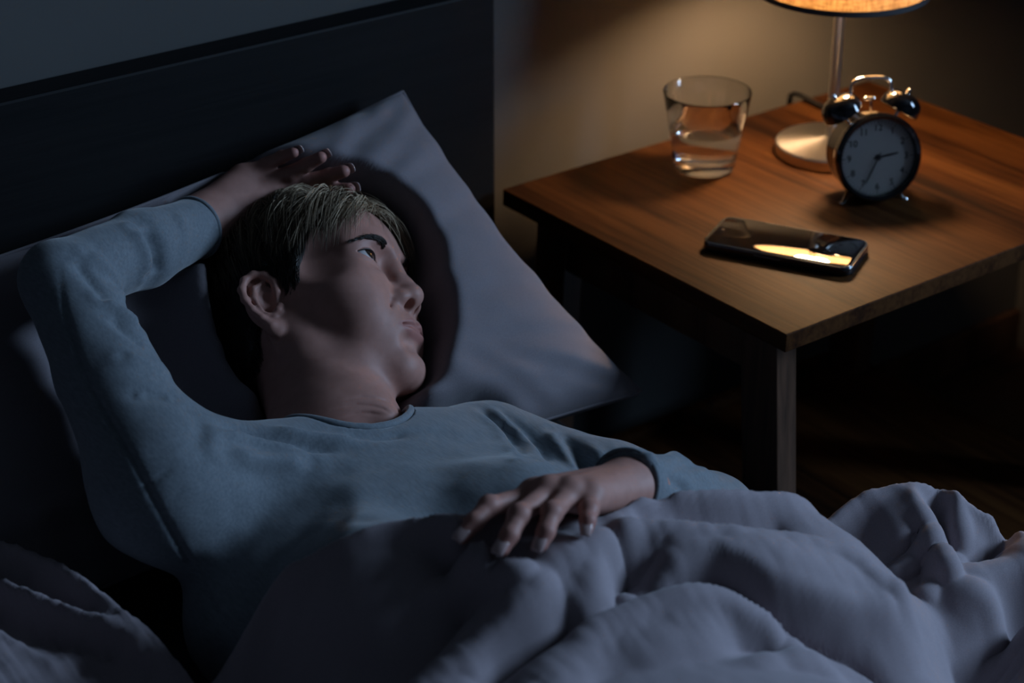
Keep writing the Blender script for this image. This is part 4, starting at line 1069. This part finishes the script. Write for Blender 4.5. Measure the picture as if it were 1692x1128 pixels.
def duvet():
    x0, x1, y0, y1 = -.30, 1.42, -.42, 1.42
    pts = []
    for px, zs in LN:
        w = np.array([on_z(p[0], p[1], z) for p, z in zip(px, zs)]); n = 60; t = np.linspace(0, len(w) - 1, n)
        pts.append(spline(w, n * 2))
    def off(idx, dx, dz):      # cloth dives behind the outer hem
        w = pts[idx].copy(); tg = np.gradient(w[:, :2], axis=0); tg /= np.linalg.norm(tg, axis=1)[:, None] + 1e-9
        nrm = np.stack([-tg[:, 1], tg[:, 0]], 1); w[:, :2] += nrm * dx; w[:, 2] += dz; return w
    i8 = [i for i, l in enumerate(LN) if l[0][0] == (1357, 880)][0]
    hems = [off(0, .018, -.025), off(0, .032, -.060), off(i8, .018, -.025), off(i8, .032, -.06)]
    il = [i for i, l in enumerate(LN) if l[0][0] == (-220, 850)][0]
    hems += [off(il, .020, -.03), off(il, .036, -.07)]
    allp = np.concatenate(pts + hems)
    # rest of the cover beyond the folds: over the legs, to the foot of the bed and down the sides
    gx, gy = np.meshgrid(np.arange(x0, x1 + .01, .05), np.arange(y0, .66, .05), indexing='ij')
    gz = .44 + .05 * np.exp(-((gx - .67) / .16) ** 2) + .05 * np.exp(-((gx - .87) / .16) ** 2) + .012 * np.sin(gx * 31 + gy * 17) + .010 * np.sin(gy * 29 - gx * 9)
    gz = np.where(gx > 1.12, .40 - (gx - 1.12) * 1.6, gz); gz = np.where(gy < -.34, gz - (-.34 - gy) * 2, gz)
    far = np.stack([gx, gy, gz], -1).reshape(-1, 3)
    # keep away from what the photograph shows
    pr_ = proj(far); far = far[(pr_[:, 1] > 1200) | (pr_[:, 0] < -140) | (pr_[:, 0] > 1790)]
    side = np.array([(xx, yy, .30 - (xx - 1.27) * 1.6) for xx in np.arange(1.31, 1.43, .03) for yy in np.arange(-.4, 1.0, .03)])
    edge = np.array([(xx, yy, .24) for xx in np.arange(.66, x1, .02) for yy in (1.22, 1.25)])
    allp = np.concatenate([allp, far, side, edge])
    # thin-plate surface through all fold lines
    keyc = np.round(allp[:, :2] / .009).astype(int); _, first = np.unique(keyc[:, 0] * 100003 + keyc[:, 1], return_index=True)
    grp = keyc[:, 0] * 100003 + keyc[:, 1]; uq, inv = np.unique(grp, return_inverse=True); cnt = np.bincount(inv)
    cp_ = np.stack([np.bincount(inv, allp[:, k]) / cnt for k in range(3)], 1); n = len(cp_); S0 = 10.0
    def phi(r2): return np.where(r2 > 1e-14, .5 * r2 * np.log(np.maximum(r2, 1e-14)), 0)
    xy = cp_[:, :2] * S0; A = np.zeros((n + 3, n + 3)); r2 = ((xy[:, None] - xy[None]) ** 2).sum(-1); A[:n, :n] = phi(r2) + np.eye(n) * .00006
    A[:n, n] = A[n, :n] = 1; A[:n, n + 1:] = xy; A[n + 1:, :n] = xy.T
    sol = np.linalg.solve(A, np.concatenate([cp_[:, 2], np.zeros(3)]))
    h = .003; nx_, ny_ = int((x1 - x0) / h), int((y1 - y0) / h); X, Y = np.meshgrid(x0 + np.arange(nx_) * h, y0 + np.arange(ny_) * h, indexing='ij')
    xyf = xy.astype(np.float32); solf = sol[:n].astype(np.float64)
    def tps(g):
        g = g * S0; out = np.zeros(len(g)); gf = g.astype(np.float32)
        for k in range(0, len(g), 3000):
            r2 = ((gf[k:k + 3000, None, 0] - xyf[None, :, 0]) ** 2 + (gf[k:k + 3000, None, 1] - xyf[None, :, 1]) ** 2)
            out[k:k + 3000] = (r2 * (.5 * np.log(np.maximum(r2, 1e-12)))) @ solf
        return out + sol[n] + g @ sol[n + 1:]
    jy = int((.60 - y0) / h); st = 8
    fine = np.stack([X[:, jy:], Y[:, jy:]], -1).reshape(-1, 2); Z = np.zeros(X.shape)
    cx_, cy_ = np.arange(0, nx_ + st, st), np.arange(0, jy + st, st)
    cg = np.stack(np.meshgrid(x0 + cx_ * h, y0 + cy_ * h, indexing='ij'), -1).reshape(-1, 2); CZ_ = tps(cg).reshape(len(cx_), len(cy_))
    T1 = np.stack([np.interp(np.arange(nx_), cx_, CZ_[:, j]) for j in range(len(cy_))], 1); T2 = np.stack([np.interp(np.arange(jy), cy_, T1[i]) for i in range(nx_)], 0)
    Z[:, :jy] = T2; Z[:, jy:] = tps(fine).reshape(nx_, -1)
    P = np.stack([X, Y, Z], -1).reshape(-1, 3)
    # crisp crease along each fold line
    for (px, zs), w in zip(LN, pts):
        m = np.where(((P[:, :2] > w[:, :2].min(0) - .03) & (P[:, :2] < w[:, :2].max(0) + .03)).all(1))[0]
        if not len(m): continue
        d2 = poly_dist(P[m] * (1, 1, 0), w[::3] * (1, 1, 0))
        cz = CURV.get(px[0], 0)
        P[m, 2] += cz * np.exp(-(d2 / (.0065 if cz > 0 else .0055)) ** 2)
    P[:, 2] += .0022 * vnoise(P * (1, 1.6, 1), 16) + .0009 * vnoise(P @ np.array([[.8, .6, 0], [-.6, .8, 0], [0, 0, 1]]) * (.35, 1, 1), 42) + .0010 * vnoise(P * (1.5, 1, 1), 45) + .0005 * vnoise(P, 110)
    # keep it over the hand that rests on it: never above the fingers' underside
    m = np.where(np.linalg.norm(P - LHAND['middle'][1], axis=1) < .14)[0]
    for _ in range(14):
        d = lhand_dist(P[m]); dn = np.where(d < .001, .002, 0); P[m, 2] -= dn
    # hem line across the bed; on this side of it the cloth lies over the body, beyond it the cloth ends
    hx = np.concatenate([pts[0], pts[i8]]); o_ = np.argsort(hx[:, 0]); hy = np.interp(P[:, 0], hx[o_, 0], np.convolve(np.pad(hx[o_, 1], 4, mode='edge'), np.ones(9) / 9, 'valid'))
    inside = (P[:, 1] < hy - .004) & (P[:, 0] > .50)
    cover = lambda q: np.minimum(shirt_solid(q), body_low(q))
    m = np.where(inside & (cover(P) < .012))[0]
    for _ in range(60):
        dd = cover(P[m]); up = dd < .007
        if not up.any(): break
        P[m[up], 2] += .003
    Zc = P[:, 2].reshape(Z.shape); lm = np.zeros(len(P)); lm[m] = 1; lm = lm.reshape(Z.shape)
    for _ in range(4): lp = np.pad(lm, 1, mode='edge'); lm = np.maximum.reduce([lm, lp[2:, 1:-1], lp[:-2, 1:-1], lp[1:-1, 2:], lp[1:-1, :-2]])
    for k_ in range(6):
        Zp = np.pad(Zc, 1, mode='edge'); Zs = .4 * Zc + .15 * (Zp[2:, 1:-1] + Zp[:-2, 1:-1] + Zp[1:-1, 2:] + Zp[1:-1, :-2])
        Zc = Zs if k_ == 0 else np.where(lm > 0, Zs, Zc)
    P[:, 2] = Zc.ravel()
    bd = shirt_solid(P); keep = (bd > -.006) & ((P[:, 2] > ZM - .006) | (P[:, 0] > 1.125) | (P[:, 1] < -.52)) & (P[:, 2] > .14) & (P[:, 1] < np.where(P[:, 0] > .62, hy + .034, 1.38))
    wl = pts[il]; tl_ = np.gradient(wl[:, :2], axis=0); tl_ /= np.linalg.norm(tl_, axis=1)[:, None]; mm = np.where((P[:, 0] < .64) & (P[:, 1] > .98))[0]
    ni = np.argmin(((P[mm][:, None, :2] - wl[None, :, :2]) ** 2).sum(-1), axis=1); sdl = ((P[mm, :2] - wl[ni, :2]) * np.stack([-tl_[ni, 1], tl_[ni, 0]], 1)).sum(1)
    w0 = pts[0]; n0_ = np.argmin(((P[mm][:, None, :2] - w0[None, :, :2]) ** 2).sum(-1), axis=1); d0_ = np.linalg.norm(P[mm, :2] - w0[n0_, :2], axis=1); dl_ = np.linalg.norm(P[mm, :2] - wl[ni, :2], axis=1)
    keep[mm] &= ~((sdl > .034) & (dl_ < d0_) & (P[mm, 1] > 1.0))
    # puff the folds: cloth spreads downhill so the ridges widen and the valleys pinch
    gz0, gz1 = np.gradient(Zc, h); sl = np.sqrt(gz0 ** 2 + gz1 ** 2); lim = np.minimum(1, 1.3 / np.maximum(sl, 1e-6)); puff = .0042
    fade_ = np.clip((hy - .012 - P[:, 1]) / .03, 0, 1).reshape(Zc.shape)
    P[:, 0] -= (puff * gz0 * lim * fade_).ravel(); P[:, 1] -= (puff * gz1 * lim * fade_).ravel()
    P3_ = P.reshape(*Zc.shape, 3)
    for _ in range(1): P3_[1:-1, 1:-1] = .5 * P3_[1:-1, 1:-1] + .125 * (P3_[2:, 1:-1] + P3_[:-2, 1:-1] + P3_[1:-1, 2:] + P3_[1:-1, :-2])
    P = P3_.reshape(-1, 3)
    nx, ny = Z.shape; i = np.arange(nx * ny).reshape(nx, ny)
    q = np.stack([i[:-1, :-1], i[1:, :-1], i[1:, 1:], i[:-1, 1:]], -1).reshape(-1, 4); q = q[keep[q].all(1)]
    us = np.unique(q); mp = np.full(nx * ny, -1); mp[us] = np.arange(len(us))
    return P[us], mp[q]
DV, DQ = duvet()
DO = np.array([.6, .4, ZM])
dme = raw_mesh('duvet', DV - DO, DQ, 'duvet_cloth')
duv = tag(obj('duvet', dme, None, DO), 'rumpled lavender grey duvet bunched in deep folds over the body', 'duvet')
so = duv.modifiers.new('thickness', 'SOLIDIFY'); so.thickness = .006; so.offset = -1
